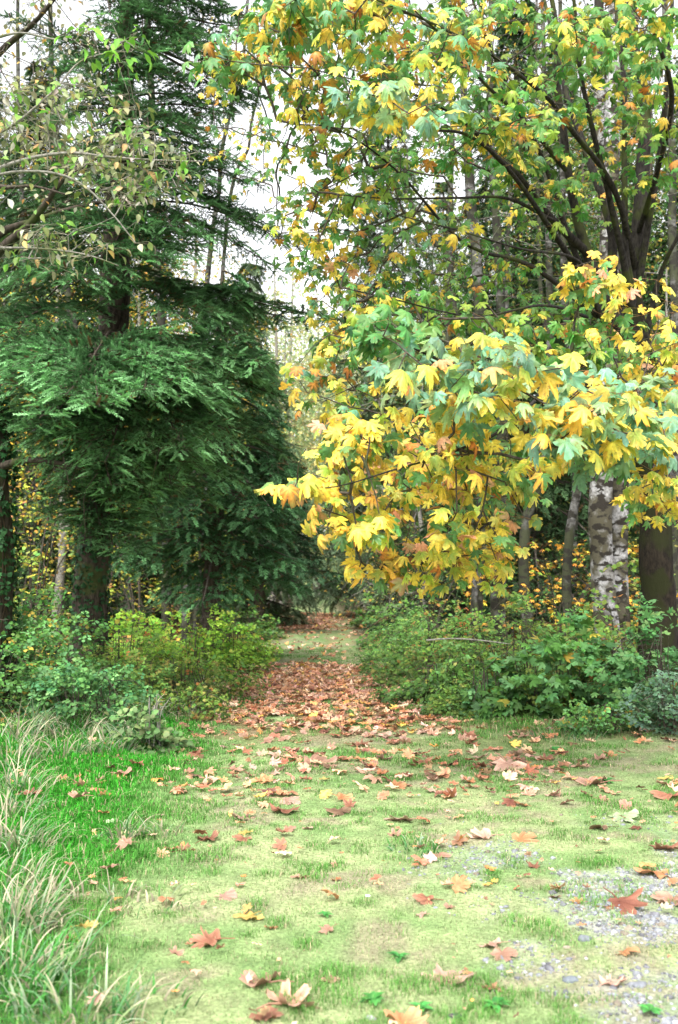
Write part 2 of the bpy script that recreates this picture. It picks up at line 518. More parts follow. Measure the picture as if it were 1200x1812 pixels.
lt = (litter * .8 * sstep(.35, .6, vnoise(gx_, gy_, .3, 61)))[..., None]
c = c * (1 - lt) + leafc * lt
c = c * inside[..., None] + floor_ * (1 - inside[..., None])
mb = MB()
ny, nx = gx_.shape
I = np.arange(nx * ny).reshape(ny, nx)
mb.add(np.stack([gx_, gy_, gz_], -1).reshape(-1, 3), None,
       np.stack([I[:-1, :-1], I[:-1, 1:], I[1:, 1:], I[1:, :-1]], -1).reshape(-1, 4), c.reshape(-1, 3))
tag(mb.build('ground', M_GROUND, smooth=True), kind='structure')


def in_view(x, y, margin=.5):
    return np.abs(x) < .345 * y + margin


# ------------------------------------------------------------------ grass
def blades(mb, x, y, h, w, lean, az, c1, c2, curl=.5, z0=0.):
    """five-point blades, colour from foot to tip"""
    n = len(x)
    z = hgt(x, y) - .004 + z0
    b = np.stack([x, y, z], 1)
    d = np.stack([np.cos(az), np.sin(az), np.zeros(n)], 1)
    s = np.stack([-np.sin(az), np.cos(az), np.zeros(n)], 1)
    up = np.array([0, 0, 1.])
    m = b + d * (h * lean * .35)[:, None] + up * (h * .6 * (1 - .25 * lean))[:, None]
    t = b + d * (h * lean * (.9 + curl * .5))[:, None] + up * (h * (1 - .55 * lean * (1 + curl * .6)))[:, None]
    W = w[:, None] * .5
    V = np.stack([b - s * W, b + s * W, m - s * W * .8, m + s * W * .8, t], 1)
    T = np.array([[0, 1, 3], [0, 3, 2], [2, 3, 4]])
    C = np.stack([c1, c1, (c1 + c2) / 2, (c1 + c2) / 2, c2], 1)
    mb.add(V.reshape(-1, 3), (T[None] + (np.arange(n) * 5)[:, None, None]).reshape(-1, 3), None, C.reshape(-1, 3))


def sample_ground(r, n, y0, y1, p=1.6, margin=.4):
    # density falls as y**-p (area grows as y)
    k = 2 - p
    u = r.random(n)
    y = (y0 ** k + u * (y1 ** k - y0 ** k)) ** (1 / k) if abs(k) > 1e-3 else y0 * (y1 / y0) ** u
    x = (r.random(n) * 2 - 1) * (.345 * y + margin)
    return x, y


r = R(1)
x, y = sample_ground(r, 480000, 2.9, 22, 1.6)
off, inside, verge, gravel, litter = g_mask(x, y)
cl = vnoise(x, y, .13, 71) * .6 + vnoise(x, y, .5, 72) * .4
keep = r.random(len(x)) < inside * (.35 + .65 * verge + .5 * sstep(.45, .65, cl)) * (1 - .8 * gravel) * (1 - .3 * litter)
x, y, verge, cl, off, inside = x[keep], y[keep], verge[keep], cl[keep], off[keep], inside[keep]
n = len(x)
edge = sstep(1, .3, inside) + sstep(9.4, 10.5, y) * sstep(1.2, 2.2, np.abs(off)) * .8
h = (.020 + .024 * sstep(.45, .75, cl) + .05 * verge * (.5 + cl) + .10 * edge) * r.uniform(.6, 1.4, n)
w = np.clip(.0028 * (y / 4) ** .8, .0026, .02) * r.uniform(.7, 1.3, n) * (1 + .5 * verge)
lean = np.clip(r.uniform(.15, .9, n), 0, .95)
az = r.random(n) * 2 * pi
k = sstep(.35, .75, cl)[:, None]
ca = np.array([.28, .36, .16]) * (1 - k) + np.array([.12, .29, .06]) * k
ca = ca * (1 - verge[:, None]) + np.array([.05, .29, .025]) * verge[:, None]
dead = (r.random(n) < .12)[:, None]
ca = np.where(dead, np.array([.42, .36, .22]), ca)
kk = np.exp(r.standard_normal((n, 1)) * .22)
ca = ca * kk
mb = MB()
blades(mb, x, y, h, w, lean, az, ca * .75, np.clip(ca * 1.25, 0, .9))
tag(mb.build('grass', M_GRASS), 'short green and mossy grass covering the track and its verge', 'grass', kind='stuff')

# long verge grass at the left foot of the picture: tussocks of arching blades
TUFT_PAL = [(.30, .38, .24), (.24, .32, .14), (.11, .27, .10), (.07, .25, .05), (.44, .39, .27)]
tufts = []
def tussock(px, py, n, H, rad, dry, seed, label=None, group=None):
    r = R(seed); g = gpt(px, py) if not isinstance(px, np.ndarray) else px
    a = r.random(n) * 2 * pi; q = rad * np.sqrt(r.random(n))
    x = g[0] + q * np.cos(a); y = g[1] + q * np.sin(a)
    az = a + r.normal(0, .8, n)
    L = H * .82 * r.uniform(.35, 1.2, n); w = r.uniform(.004, .0105, n) * (1 + .04 * g[1])
    m = MB(); S = 7
    u = np.linspace(0, 1, S)
    bend = r.uniform(.5, 1.9, n)
    th = .12 + r.random(n)[:, None] * .35 + bend[:, None] * u[None] ** 1.3 * 1.1
    ds = (L / (S - 1))[:, None]
    rr = np.cumsum(np.sin(th) * ds, 1) - np.sin(th[:, :1]) * ds; zz = np.cumsum(np.cos(th) * ds, 1) - np.cos(th[:, :1]) * ds
    z0 = hgt(x, y)
    zz = np.maximum(zz, -.0)
    C = np.stack([x[:, None] + rr * np.cos(az)[:, None], y[:, None] + rr * np.sin(az)[:, None], z0[:, None] + zz + .004], -1)
    tw = r.normal(0, .5, n)
    s = np.stack([-np.sin(az + tw), np.cos(az + tw), np.zeros(n)], -1)
    W = (w[:, None] * (1 - u[None] ** 2.2) * .5 + .0003)[..., None]
    V = np.stack([C - s[:, None] * W, C + s[:, None] * W], 2)
    q0 = np.arange(S - 1) * 2
    Q = np.stack([q0, q0 + 1, q0 + 3, q0 + 2], -1)
    Q = (Q[None] + (np.arange(n) * 2 * S)[:, None, None]).reshape(-1, 4)
    pal = np.array(TUFT_PAL); pr = np.array([.22 * dry + .05, .2, .5 * (1 - dry) + .1, .6 * (1 - dry) + .02, .65 * dry + .02]); pr /= pr.sum()
    cc = pal[r.choice(5, n, p=pr)] * np.exp(r.standard_normal((n, 1)) * .18)
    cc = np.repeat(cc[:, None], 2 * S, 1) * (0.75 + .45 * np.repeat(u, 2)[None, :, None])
    m.add(V.reshape(-1, 3), None, Q, np.clip(cc, 0, .9).reshape(-1, 3))
    o = m.build('grass_tussock', M_GRASS, origin=g)
    tag(o, label or 'tussock of long arching green and straw coloured grass in the left verge', 'grass tussock', group)
    return o


for i, (px, py, n, H, rad, dry, lab) in enumerate([
        (140, 1810, 120, .24, .22, .5, 'tussock of arching pale bleached blades nearest the bottom left corner'),
        (10, 1770, 150, .34, .22, .4, 'broad blue green tussock at the left edge near the bottom'),
        (260, 1790, 40, .13, .18, .5, None), (30, 1640, 110, .30, .20, .6, 'straw streaked tussock above the corner tussocks at the left edge'),
        (0, 1560, 100, .34, .22, .65, None), (60, 1500, 50, .26, .16, .8, None), (15, 1440, 80, .38, .22, .8, None),
        (285, 1470, 34, .15, .14, .95, 'small dry fawn tussock standing alone in bright green grass'), (215, 1480, 45, .26, .10, .95, 'thin clump of bleached upright blades in bright green grass'),
        (200, 1590, 22, .17, .1, .95, None), (265, 1600, 36, .11, .2, .9, None), (5, 1650, 110, .4, .25, .75, None), (15, 1500, 90, .42, .2, .85, None), (90, 1590, 50, .24, .16, .85, None), (70, 1720, 90, .28, .2, .6, None),
        (15, 1350, 90, .45, .3, .7, None), (110, 1335, 80, .4, .3, .75, None), (190, 1330, 70, .42, .25, .8, None), (330, 1270, 80, .3, .25, .75, 'dry greyish tussock at the edge of the leaf strewn path'),
        (60, 1290, 80, .55, .3, .85, None), (250, 1280, 70, .5, .3, .9, None),
        (735, 1500, 60, .10, .16, .1, 'low green tuft in the middle of the track'), (1010, 1300, 90, .2, .4, .3, None), (1190, 1290, 150, .55, .35, .98, 'dead straw coloured grass hanging under the brambles at the right edge'),
        (1110, 1265, 110, .45, .35, .95, None), (930, 1255, 80, .35, .35, .7, None), (1050, 1255, 90, .4, .35, .9, None), (840, 1245, 60, .3, .3, .5, None),
        (310, 1235, 90, .5, .3, .85, None), (90, 1235, 90, .6, .35, .95, None), (190, 1285, 70, .45, .3, .9, None), (370, 1215, 60, .3, .3, .8, None), (35, 1395, 90, .4, .25, .9, None), (130, 1300, 70, .5, .3, 1., None), (230, 1310, 60, .45, .25, 1., None), (20, 1310, 80, .55, .3, 1., None), (140, 1255, 80, .6, .3, .9, None), (20, 1255, 80, .6, .3, .9, None)]):
    tussock(px, py, int(n * 1.15), H, rad, dry, 200 + i, lab,
            None if lab else ('tussocks of long grass at the foot of the right brambles' if px > 600 else 'tussocks of long grass in the left verge'))
for o in COL.objects:
    if o.get('group') == 'tussocks of long grass at the foot of the right brambles':
        o['label'] = 'tussock of half dead grass at the foot of the right hand brambles'

# ------------------------------------------------------------------ gravel and stones
def ico(seed, sub=1):
    import bmesh
    bm = bmesh.new(); bmesh.ops.create_icosphere(bm, subdivisions=sub, radius=1)
    r = R(seed)
    V = np.array([v.co[:] for v in bm.verts]); T = np.array([[v.index for v in f.verts] for f in bm.faces])
    bm.free()
    V = V * (1 + .16 * r.standard_normal((len(V), 1))) * np.array([1, r.uniform(.6, .9), r.uniform(.4, .65)])
    return V, T, np.ones(len(V)) * .5, np.zeros(len(V))


r = R(5)
peb = [ico(i, 1) for i in range(6)]
x, y = sample_ground(r, 110000, 2.9, 8, 1.8)
off, inside, verge, gravel, litter = g_mask(x, y)
k = r.random(len(x)) < gravel * (.4 + .6 * (vnoise(x, y, .12, 77) > .5)); x, y = x[k], y[k]; n = len(x)
mb = MB()
pos = np.stack([x, y, hgt(x, y) + .001], 1)
gc = np.array([(.21, .22, .24), (.14, .14, .155), (.32, .32, .30), (.2, .17, .13)])[r.choice(4, n, p=[.45, .3, .15, .1])] * np.exp(r.standard_normal((n, 1)) * .2)
size = np.clip(np.exp(r.normal(-5.1, .55, n)), .002, .026)
scatter(mb, peb, pos, rdir(r, n, -.1, .1), nrm(np.array([0, 0, 1.]) + .2 * r.standard_normal((n, 3))), size, gc, gc, 3)
tag(mb.build('gravel', M_STONE, smooth=True), 'grey gravel showing through the moss on the right of the track', 'gravel', kind='stuff')
for i, (px, py, s, cc, lab) in enumerate([
        (650, 1588, .016, (.6, .6, .6), 'small white stone alone on the mossy track'),
        (742, 1402, .013, (.28, .31, .36), 'small blue grey stone left of a tan leaf on the track'),
        (830, 1543, .014, (.2, .22, .27), 'bluish pebble beside a curled leaf in mid track'),
        (1145, 1300, .02, (.6, .55, .42), 'cream pebble in the grass under the right brambles'),
        (1035, 1665, .03, (.15, .165, .18), 'flat grey stone in the gravel, upper of the largest two'),
        (1130, 1745, .036, (.16, .17, .19), 'broad grey stone in the gravel near the bottom right'),
        (1010, 1735, .03, (.14, .16, .18), 'rounded blue grey stone at the left of the gravel'),
        (655, 1800, .02, (.3, .3, .3), 'pale stone at the bottom edge of the picture'),
        (805, 1795, .025, (.05, .05, .06), 'black stone below the large pink tan leaf')]):
    g = gpt(px, py); mb = MB(); V, T, e, rb = ico(40 + i, 2)
    mb.add(V * s + g, T, None, np.array(cc)); tag(mb.build('stone', M_STONE, smooth=True, origin=g), lab, 'stone')

# ------------------------------------------------------------------ fallen leaves
DRYC = {'tan': ((.44, .24, .16), (.52, .31, .22)), 'pink': ((.50, .29, .215), (.58, .38, .29)), 'rust': ((.27, .105, .06), (.38, .19, .12)),
        'orange': ((.48, .20, .085), (.52, .28, .14)), 'darkred': ((.17, .06, .04), (.28, .12, .075)), 'brown': ((.16, .09, .055), (.30, .19, .12)),
        'yellow': ((.60, .46, .12), (.62, .42, .14)), 'green': ((.30, .42, .20), (.42, .52, .30))}
dry_mesh = {}
NV = 7
for ci, (cn, (ca, cb)) in enumerate(DRYC.items()):
    for v in range(NV if cn not in ('yellow', 'green') else 3):
        V, T, e, rb = leaf_dry(300 + v + 31 * ci)
        m = MB()
        C = np.array(ca) * (1 - e[:, None]) + np.array(cb) * e[:, None]
        C = C * (1 - .22 * rb[:, None]) * (.8 + .25 * (V[:, 2:3] > .15))
        m.add(V, T, None, np.clip(C, 0, .9))
        # petiole
        b0 = V[0]; dirp = np.array([b0[0] - V[len(V) // 2][0], -1, .12])
        tube(m, [b0, b0 + np.array([.05, -.45, .06]), b0 + np.array([.16, -.9, .02])], [.03, .022, .02], 4, np.array(ca) * .8)
        o = m.build('fallen_leaf', M_DRY)
        dry_mesh[(cn, v)] = o.data; COL.objects.unlink(o); bpy.data.objects.remove(o)


def fallen(x, y, half, cn, seed, label, group=None, tilt=.12, lift=0.008):
    r = R(seed)
    v = int(r.integers(0, NV if cn not in ('yellow', 'green') else 3))
    o = bpy.data.objects.new('fallen_leaf', dry_mesh[(cn, v)]); COL.objects.link(o)
    o.location = (x, y, float(hgt(x, y)) + lift)
    o.rotation_euler = (r.normal(0, tilt), r.normal(0, tilt), r.random() * 2 * pi)
    k = half * r.uniform(.95, 1.08); o.scale = (k, k * r.uniform(.85, 1.1), k * r.uniform(.75, 1.15))
    tag(o, label, 'leaf', group); return o


LEAVES = [
    (462, 1745, 80, 'tan', 'cupped tan leaf at the bottom, upper left of the overlapping pair'),
    (512, 1778, 105, 'tan', 'large tan maple leaf at the bottom, lower right of the overlapping pair'),
    (470, 1806, 65, 'rust', 'rust leaf cut by the bottom edge below the overlapping pair'),
    (795, 1730, 92, 'pink', 'largest curled pinkish leaf on the lower track'),
    (365, 1668, 76, 'rust', 'crumpled rust leaf at the lower border of verge and track'),
    (440, 1625, 62, 'yellow', 'pale yellow leaf lying flat near the lower verge'),
    (402, 1585, 50, 'pink', 'pale pink leaf standing up a little at the left of the track'),
    (577, 1648, 34, 'tan', 'small curled tan leaf in the lower middle of the track'),
    (718, 1808, 86, 'orange', 'orange tan leaf cut by the bottom edge in mid track'),
    (872, 1750, 42, 'rust', 'upright rust leaf beside a green rosette weed'),
    (866, 1668, 50, 'pink', 'pink leaf with curled lobes, upper of a touching pair'),
    (893, 1690, 52, 'tan', 'thin tan leaf, lower of a touching pair'),
    (1110, 1692, 50, 'orange', 'flat orange leaf on the grey gravel'),
    (1085, 1742, 56, 'pink', 'pinkish leaf on the gravel near the bottom right'),
    (1103, 1608, 92, 'darkred', 'long dark red brown rolled leaf on the gravel'),
    (1185, 1597, 66, 'tan', 'broad tan leaf at the right edge beside the dark rolled leaf'),
    (1155, 1550, 66, 'orange', 'bright orange leaf near the right edge above the gravel'),
    (1180, 1508, 62, 'rust', 'twisted rust leaf at the right edge with a raised lobe'),
    (1106, 1450, 62, 'green', 'single pale green leaf lying on the track'),
    (850, 1480, 58, 'pink', 'toothed pale pink leaf in the middle of the track'),
    (928, 1488, 50, 'orange', 'smooth orange brown leaf right of the toothed pink leaf'),
    (943, 1532, 30, 'rust', 'small rust leaf below the smooth orange brown leaf'),
    (778, 1512, 42, 'tan', 'tan leaf folded over, in the centre of the track'),
    (708, 1450, 56, 'pink', 'pink leaf, upper of a pair above the low green tuft'),
    (700, 1475, 36, 'tan', 'narrow tan leaf, lower of a pair above the low green tuft'),
    (750, 1594, 46, 'rust', 'wrinkled rust leaf left of centre on the lower track'),
    (795, 1605, 28, 'tan', 'small tan leaf just right of a wrinkled rust leaf'),
    (745, 1622, 26, 'pink', 'small pink leaf just below a wrinkled rust leaf'),
    (790, 1401, 40, 'tan', 'tan leaf with upright fanned lobes in the upper track'),
    (598, 1438, 52, 'brown', 'brown leaf bent like a bridge in the upper track'),
    (503, 1436, 62, 'rust', 'large rust leaf rolled like a shell on the left of the track'),
    (430, 1447, 48, 'pink', 'pale pink cupped leaf left of the rolled rust leaf'),
    (330, 1508, 40, 'rust', 'crumpled rust leaf standing on the green verge edge'),
    (370, 1485, 52, 'rust', 'wide rust leaf at the verge edge beside a crumpled one'),
    (428, 1487, 44, 'rust', 'rust leaf below a small yellow leaf at the left of the track'),
    (434, 1476, 30, 'yellow', 'small bright yellow leaf on top of a rust leaf'),
    (513, 1470, 28, 'tan', 'small tan leaf below the rolled rust leaf'),
    (545, 1468, 24, 'pink', 'tiny pink leaf right of the small tan leaf'),
    (155, 1660, 40, 'yellow', 'upright yellow leaf caught in the long verge grass'),
    (218, 1508, 40, 'tan', 'tan leaf among bleached blades in the bright verge'),
    (120, 1543, 22, 'orange', 'small orange leaf in the bright green verge'),
    (193, 1550, 38, 'tan', 'tan leaf low in the verge under bleached blades'),
    (50, 1415, 46, 'rust', 'reddish leaf in the verge near the left edge'),
    (140, 1418, 42, 'tan', 'tan leaf in the verge right of the reddish leaf'),
    (185, 1448, 26, 'orange', 'small orange leaf in the upper verge'),
    (197, 1462, 24, 'green', 'tiny pale green leaf in the upper verge'),
    (216, 1375, 46, 'tan', 'tan leaf in the upper verge behind the dry clump'),
    (245, 1362, 34, 'rust', 'small rust leaf behind the upper verge tan leaf'),
    (365, 1380, 46, 'tan', 'tan leaf at the meeting of verge and track'),
    (345, 1335, 42, 'rust', 'rust leaf at the verge edge near the dry greyish tussock'),
    (170, 1797, 36, 'pink', 'pink leaf in the long grass at the bottom left'),
    (312, 1708, 36, 'tan', 'tan leaf lying low in the grass left of the crumpled rust leaf'),
    (492, 1340, 40, 'pink', 'pink leaf with folded edges at the left of the upper track'),
    (565, 1356, 72, 'tan', 'widest tan leaf of the upper track'),
    (650, 1356, 36, 'tan', 'tan leaf with yellow tip in the middle of the upper track'),
    (752, 1350, 50, 'rust', 'rust leaf right of the middle of the upper track'),
    (900, 1362, 76, 'pink', 'wide pinkish leaf at the right of the upper track'),
    (1048, 1388, 80, 'tan', 'wide tan leaf on the grass right of the track'),
    (1180, 1412, 62, 'rust', 'ribbed rust leaf at the right edge of the grass'),
    (1068, 1417, 28, 'tan', 'small tan leaf below the wide tan leaf on the right'),
    (985, 1410, 28, 'pink', 'small pink leaf left of the small tan leaf on the right'),
    (1020, 1597, 28, 'orange', 'small flat orange leaf at the top of the gravel'),
    (982, 1586, 22, 'brown', 'tiny brown leaf left of the small flat orange leaf'),
    (1060, 1470, 44, 'brown', 'brown leaf left of the pale green leaf'),
    (1125, 1470, 24, 'darkred', 'tiny dark leaf right under the pale green leaf'),
    (905, 1280, 52, 'tan', 'tan leaf standing at the foot of the right shrubs'),
    (552, 1277, 26, 'yellow', 'small yellow leaf in the brown leaf carpet'),
    (480, 1646, 26, 'orange', 'small orange leaf between the yellow and the curled tan leaf'),
    (530, 1553, 34, 'tan', 'thin tan leaf edge on in the left centre of the track'),
    (595, 1560, 22, 'orange', 'tiny orange leaf in the centre of the track'),
    (1178, 1380, 34, 'yellow', 'yellowish leaf above the ribbed rust leaf at the right edge'),
    (585, 1738, 34, 'tan', 'small tan leaf at the bottom right of the overlapping pair'),
]
for i, (px, py, wpx, cn, lab) in enumerate(LEAVES):
    g = gpt(px, py); half = wpx / FPX * np.hypot(g[1], 1.5) * .62
    fallen(g[0], g[1], half, cn, 900 + i, lab, tilt=.16, lift=.05 if px < 330 else .005)

r = R(77)
AREAS = [  # n, y0, y1, offmin, offmax, group key
    (125, 6.6, 10.6, -1.7, 4.0, 'leaves scattered over the upper grass track', 'dry brown maple leaf scattered on the grass of the upper track'),
    (105, 10.4, 14.6, -1.3, 1.5, 'leaves of the carpet across the path', 'brown leaf in the dense leaf carpet where the path enters the trees')]
k = 0
for (n, y0, y1, o0, o1, grp, lab) in AREAS:
    for i in range(n):
        yy = y0 + (y1 - y0) * (r.random() ** .75); oo = r.uniform(o0, o1) if r.random() < .45 else r.normal(.6, 1.2)
        if yy < 8.5 and oo < -1.2: oo = abs(oo)
        xx = float(path_x(yy)) + np.clip(oo, o0, o1)
        cn = r.choice(['tan', 'pink', 'rust', 'orange', 'darkred', 'brown'], p=[.27, .22, .22, .09, .08, .12])
        fallen(xx, yy, r.uniform(.06, .12), cn, 5000 + k, lab, grp, tilt=.25, lift=.012); k += 1
# the rest of the litter: nobody could count it
r = R(78); mb = MB()
tm = [leaf_dry(700 + i) for i in range(8)]
tmc = [leaf_maple(720 + i, droop=r.uniform(-.6, .6), fold=.3, wav=.25, fine=False) for i in range(8)]
def litter_pts(n, y0, y1, half):
    yy = r.uniform(y0, y1, n); xx = path_x(yy) + r.normal(0, .55, n) * half
    return xx, yy
for (n, y0, y1, half, tms, s0, s1) in ((1500, 10.2, 15, 1.7, tm, .04, .10), (2200, 13, 18, 1.35, tmc, .04, .1), (2400, 31, 47, 1.0, tmc, .07, .13), (300, 18, 31, 1.5, tmc, .06, .1),
                                       (800, 7.0, 11.5, 3.3, tm, .03, .095), (420, 3.0, 8, 3.8, tm, .008, .035), (110, 4.2, 8.5, 3.6, tm, .035, .08)):
    xx, yy = litter_pts(n, y0, y1, half)
    dens = vnoise(xx, yy, .5, 91); kp = (dens + r.random(n) * .55 > .62); xx, yy = xx[kp], yy[kp]; n = len(xx)
    c1, c2 = pick(r, [(3, (.52, .27, .16), (.6, .36, .22)), (3, (.34, .14, .07), (.46, .22, .12)), (1.5, (.62, .38, .27), (.66, .44, .32)), (1, (.16, .08, .05), (.3, .16, .1)), (.5, (.62, .26, .08), (.64, .34, .12)), (.2, (.7, .5, .1), (.7, .4, .1))], n, .2)
    pos = np.stack([xx, yy, hgt(xx, yy) + .012 + .02 * r.random(n)], 1)
    scatter(mb, tms, pos, rdir(r, n, -.15, .2), nrm(np.array([0, 0, 1.]) + .32 * r.standard_normal((n, 3))), r.uniform(s0, s1, n), c1, c2, 5)
tag(mb.build('leaf_litter', M_DRY), 'carpet of brown maple leaves covering the path under the trees', 'leaf litter', kind='stuff')
# woodland floor litter beyond the track
r = R(79); mb = MB(); n = 9000
yy = 10 + 40 * r.random(n) ** 1.3; xx = (r.random(n) * 2 - 1) * (.4 * yy + 1)
kp = g_mask(xx, yy)[1] < .1; xx, yy = xx[kp], yy[kp]; n = len(xx)
c1, c2 = pick(r, [(3, (.34, .16, .07), (.4, .2, .1)), (2, (.6, .34, .06), (.6, .3, .06)), (2, (.12, .08, .04), (.2, .12, .06))], n, .2)
scatter(mb, tmc, np.stack([xx, yy, hgt(xx, yy) + .03], 1), rdir(r, n, -.2, .2), nrm(np.array([0, 0, 1.]) + .4 * r.standard_normal((n, 3))), r.uniform(.08, .13, n), c1, c2, 5)
tag(mb.build('woodland_litter', M_DRY), 'fallen leaves on the dark woodland floor between the trunks', 'leaf litter', kind='stuff')

# low weeds
def rosette(px, py, n, L, seed, lab, col=(.07, .26, .06)):
    r = R(seed); g = gpt(px, py); mb = MB()
    a = np.arange(n) * 2.4 + r.random(n) * .4
    tip = np.stack([np.cos(a), np.sin(a), r.uniform(.25, .9, n)], 1)
    c = jitter(r, col, n, .2)
    scatter(mb, [leaf_oval(.3, .45, .3)], np.repeat(g[None], n, 0) + np.array([0, 0, .01]), tip, np.tile([0, 0, 1.], (n, 1)) + .01, L * r.uniform(.6, 1.1, n), c * .8, c * 1.2, seed)
    tag(mb.build('rosette_weed', M_LEAF, origin=g), lab, 'weed')
for i, a in enumerate([(875, 1782, 16, .055, 'dark green rosette weed below the upright rust leaf'), (705, 1692, 11, .05, 'small glossy green weed alone in the moss'),
                       (575, 1622, 12, .04, 'flat green weed above the small curled tan leaf'), (660, 1770, 18, .05, 'spreading weed in the lower middle of the track'),
                       (745, 1785, 14, .045, 'weed right of the spreading one near the bottom'), (1150, 1800, 14, .05, 'weed at the bottom right beside the gravel'),
                       (1072, 1385, 18, .08, 'long leaved weed beside the wide tan leaf on the right'), (985, 1330, 20, .1, 'bright leafy weed at the foot of the right shrubs')]):
    rosette(*a[:4], 60 + i, a[4])

# ------------------------------------------------------------------ branching plants
def colonize(base, targets, r, step=.25, sag=.0, base_w=None, dirpen=.5, noise=.06, root=None):
    """grow twigs from base nodes (n,3) to targets; returns A,B,order,parents for every piece"""
    base = np.asarray(base, float); nb = len(base)
    cap = nb + len(targets) * 14 + 10
    X = np.zeros((cap, 3)); X[:nb] = base; par = np.full(cap, -1); G = np.zeros(cap)  # G: path distance from base
    n = nb
    D = np.array([np.min(np.linalg.norm(base - t, axis=1)) for t in targets])
    tips = []
    for ti in np.argsort(D):
        t = targets[ti]
        v = t - X[:n]; dd = np.linalg.norm(v, axis=1)
        cost = dd + .35 * G[:n] + (0 if base_w is None else 0)
        i = int(np.argmin(cost)); L = dd[i]
        m = int(np.clip(np.ceil(L / step), 1, 12))
        prev = i; p0 = X[i].copy()
        bow = r.standard_normal(3) * noise * L; bow[2] += sag * L + .06 * L
        for k in range(1, m + 1):
            f = k / m
            q = p0 + (t - p0) * f + bow * 4 * f * (1 - f) * .5 + (r.standard_normal(3) * .02 * L if k < m else 0)
            X[n] = q; par[n] = prev; G[n] = G[prev] + L / m; prev = n; n += 1
            if n >= cap - 2: break
        tips.append(prev)
        if n >= cap - 14: break
    X, par = X[:n], par[:n]
    w = np.zeros(n); w[tips] = 1
    for k in range(n - 1, nb - 1, -1): w[par[k]] += w[k]
    idx = np.arange(nb, n)
    return X, par, w, idx, np.array(tips)


def twig_mesh(mb, X, par, w, idx, r0, pw=.45, rmax=.2, sides=4, col=(1, 1, 1)):
    rad = np.minimum(r0 * np.maximum(w, 1) ** pw, rmax)
    pr = np.minimum(np.where(par[idx] < idx[0], rad[idx], rad[par[idx]]), rad[idx] * 1.5)
    segs(mb, X[par[idx]], X[idx], pr, rad[idx], sides, col)
    B = X[:idx[0]]     # unseen thin core along the stems, added to join each plant's branches
    near = np.linalg.norm(B[1:] - B[:-1], axis=1) < .8
    A0, B0 = B[:-1][near], B[1:][near]
    segs(mb, A0, B0, .004, .004, 3, col)


MF = [leaf_maple(10 + i, droop=.15 + .2 * (i % 5), fold=.1 + .3 * (i % 3), wav=.05 + .04 * (i % 4)) for i in range(12)]
MC = [leaf_maple(30 + i, droop=.3 + .15 * (i % 3), fold=.25, wav=.07, fine=False) for i in range(6)]


def leaf_cluster(r, tips, k, spread, down=.55, tocam=.25):
    """k leaves round each tip, blades hanging outwards on their stalks"""
    n = len(tips) * k
    base = np.repeat(tips, k, 0)
    a = r.random(n) * 2 * pi
    out = np.stack([np.cos(a), np.sin(a), r.uniform(-.5, .35, n)], 1)
    pos = base + out * (spread * r.uniform(.5, 1.1, n))[:, None]
    tip = np.stack([np.cos(a), np.sin(a), -down * r.uniform(.4, 2.2, n)], 1) + .35 * r.standard_normal((n, 3))
    nor = np.stack([.35 * np.cos(a), .35 * np.sin(a), np.ones(n)], 1) + .48 * r.standard_normal((n, 3))
    nor[:, 1] -= tocam
    return base, pos, nrm(tip), nrm(nor)


def ell(r, n, cx, cy, rx, ry, d0, d1):
    a = r.random(n) * 2 * pi; q = np.sqrt(r.random(n))
    px = cx + rx * q * np.cos(a); py = cy + ry * q * np.sin(a); d = r.uniform(d0, d1, n)
    return np.array([P(u, v, w) for u, v, w in zip(px, py, d)])


# ---- the big right-hand maple
PG = [(5, GRN, GRN2), (2.5, BLU, GRN)]
PTOP = [(4, (.15, .30, .19), (.15, .32, .18)), (3, (.22, .38, .18), (.34, .44, .14)), (2.0, YEL, YEL2), (1.2, YG, YEL), (.5, YEL, ORA), (.25, PNK, ORA)]
PYEL = [(3.4, YEL, YEL2), (2.6, YG, YEL), (.9, YEL, ORA), (.4, ORA, BRN), (.5, PNK, PNK), (2.2, (.10, .24, .08), (.12, .28, .06))]
PMIX = [(3.6, GRN, (.1, .24, .05)), (1.8, BLU, GRN), (1.6, YEL, YEL2), (1.8, YG, YEL), (.6, ORA, BRN), (.4, YEL, ORA)]
PGY = [(5, (.08, .22, .04), GRN2), (2.5, YG, (.2, .34, .04)), (.9, YEL, YEL2), (.3, ORA, BRN)]
PUND = [(3, (.62, .36, .04), ORA), (2, YEL2, YEL2), (1, YG, YG), (.6, BRN, BRN)]

MD = 12.0
mroot = P(1165, 1175, MD); mroot[2] = float(hgt(mroot[0], mroot[1]))
maple = empty('bigleaf_maple', mroot, 'large maple with dark forked stems, yellow and green leaves arching over the right side', 'tree')


def limb(parent, name, pts, mat, sides=9, lumpy=.05, n=None, seed=0, origin=None, flare=False):
    """pts: (px,py,depth,width in photo px); returns sampled centre line"""
    W = []
    for (px, py, d, w) in pts:
        p = P(px, py, d); W.append([*p, w / FPX * d / 2])
    W = np.array(W)
    if flare: W[0][2] = float(hgt(W[0][0], W[0][1])) - .05
    m = n or max(6, int(np.linalg.norm(np.diff(W[:, :3], axis=0), axis=1).sum() / .16))
    S = smooth_path(W, m)
    S[:, :3] += (np.stack([vnoise(np.arange(m), np.full(m, seed + k * 3.), 3.1, 7) - .5 for k in range(3)], 1)) * np.minimum(S[:, 3:4] * .9, .05)
    rad = np.maximum(S[:, 3], .004)
    if flare: rad = rad * (1 + .55 * np.exp(-np.maximum(S[:, 2], 0) / .22))
    mb = MB(); tube(mb, S[:, :3], rad, sides, (1, 1, 1), lumpy, seed)
    mb.build(name, mat, parent, smooth=True, origin=origin)
    return S[:, :3]


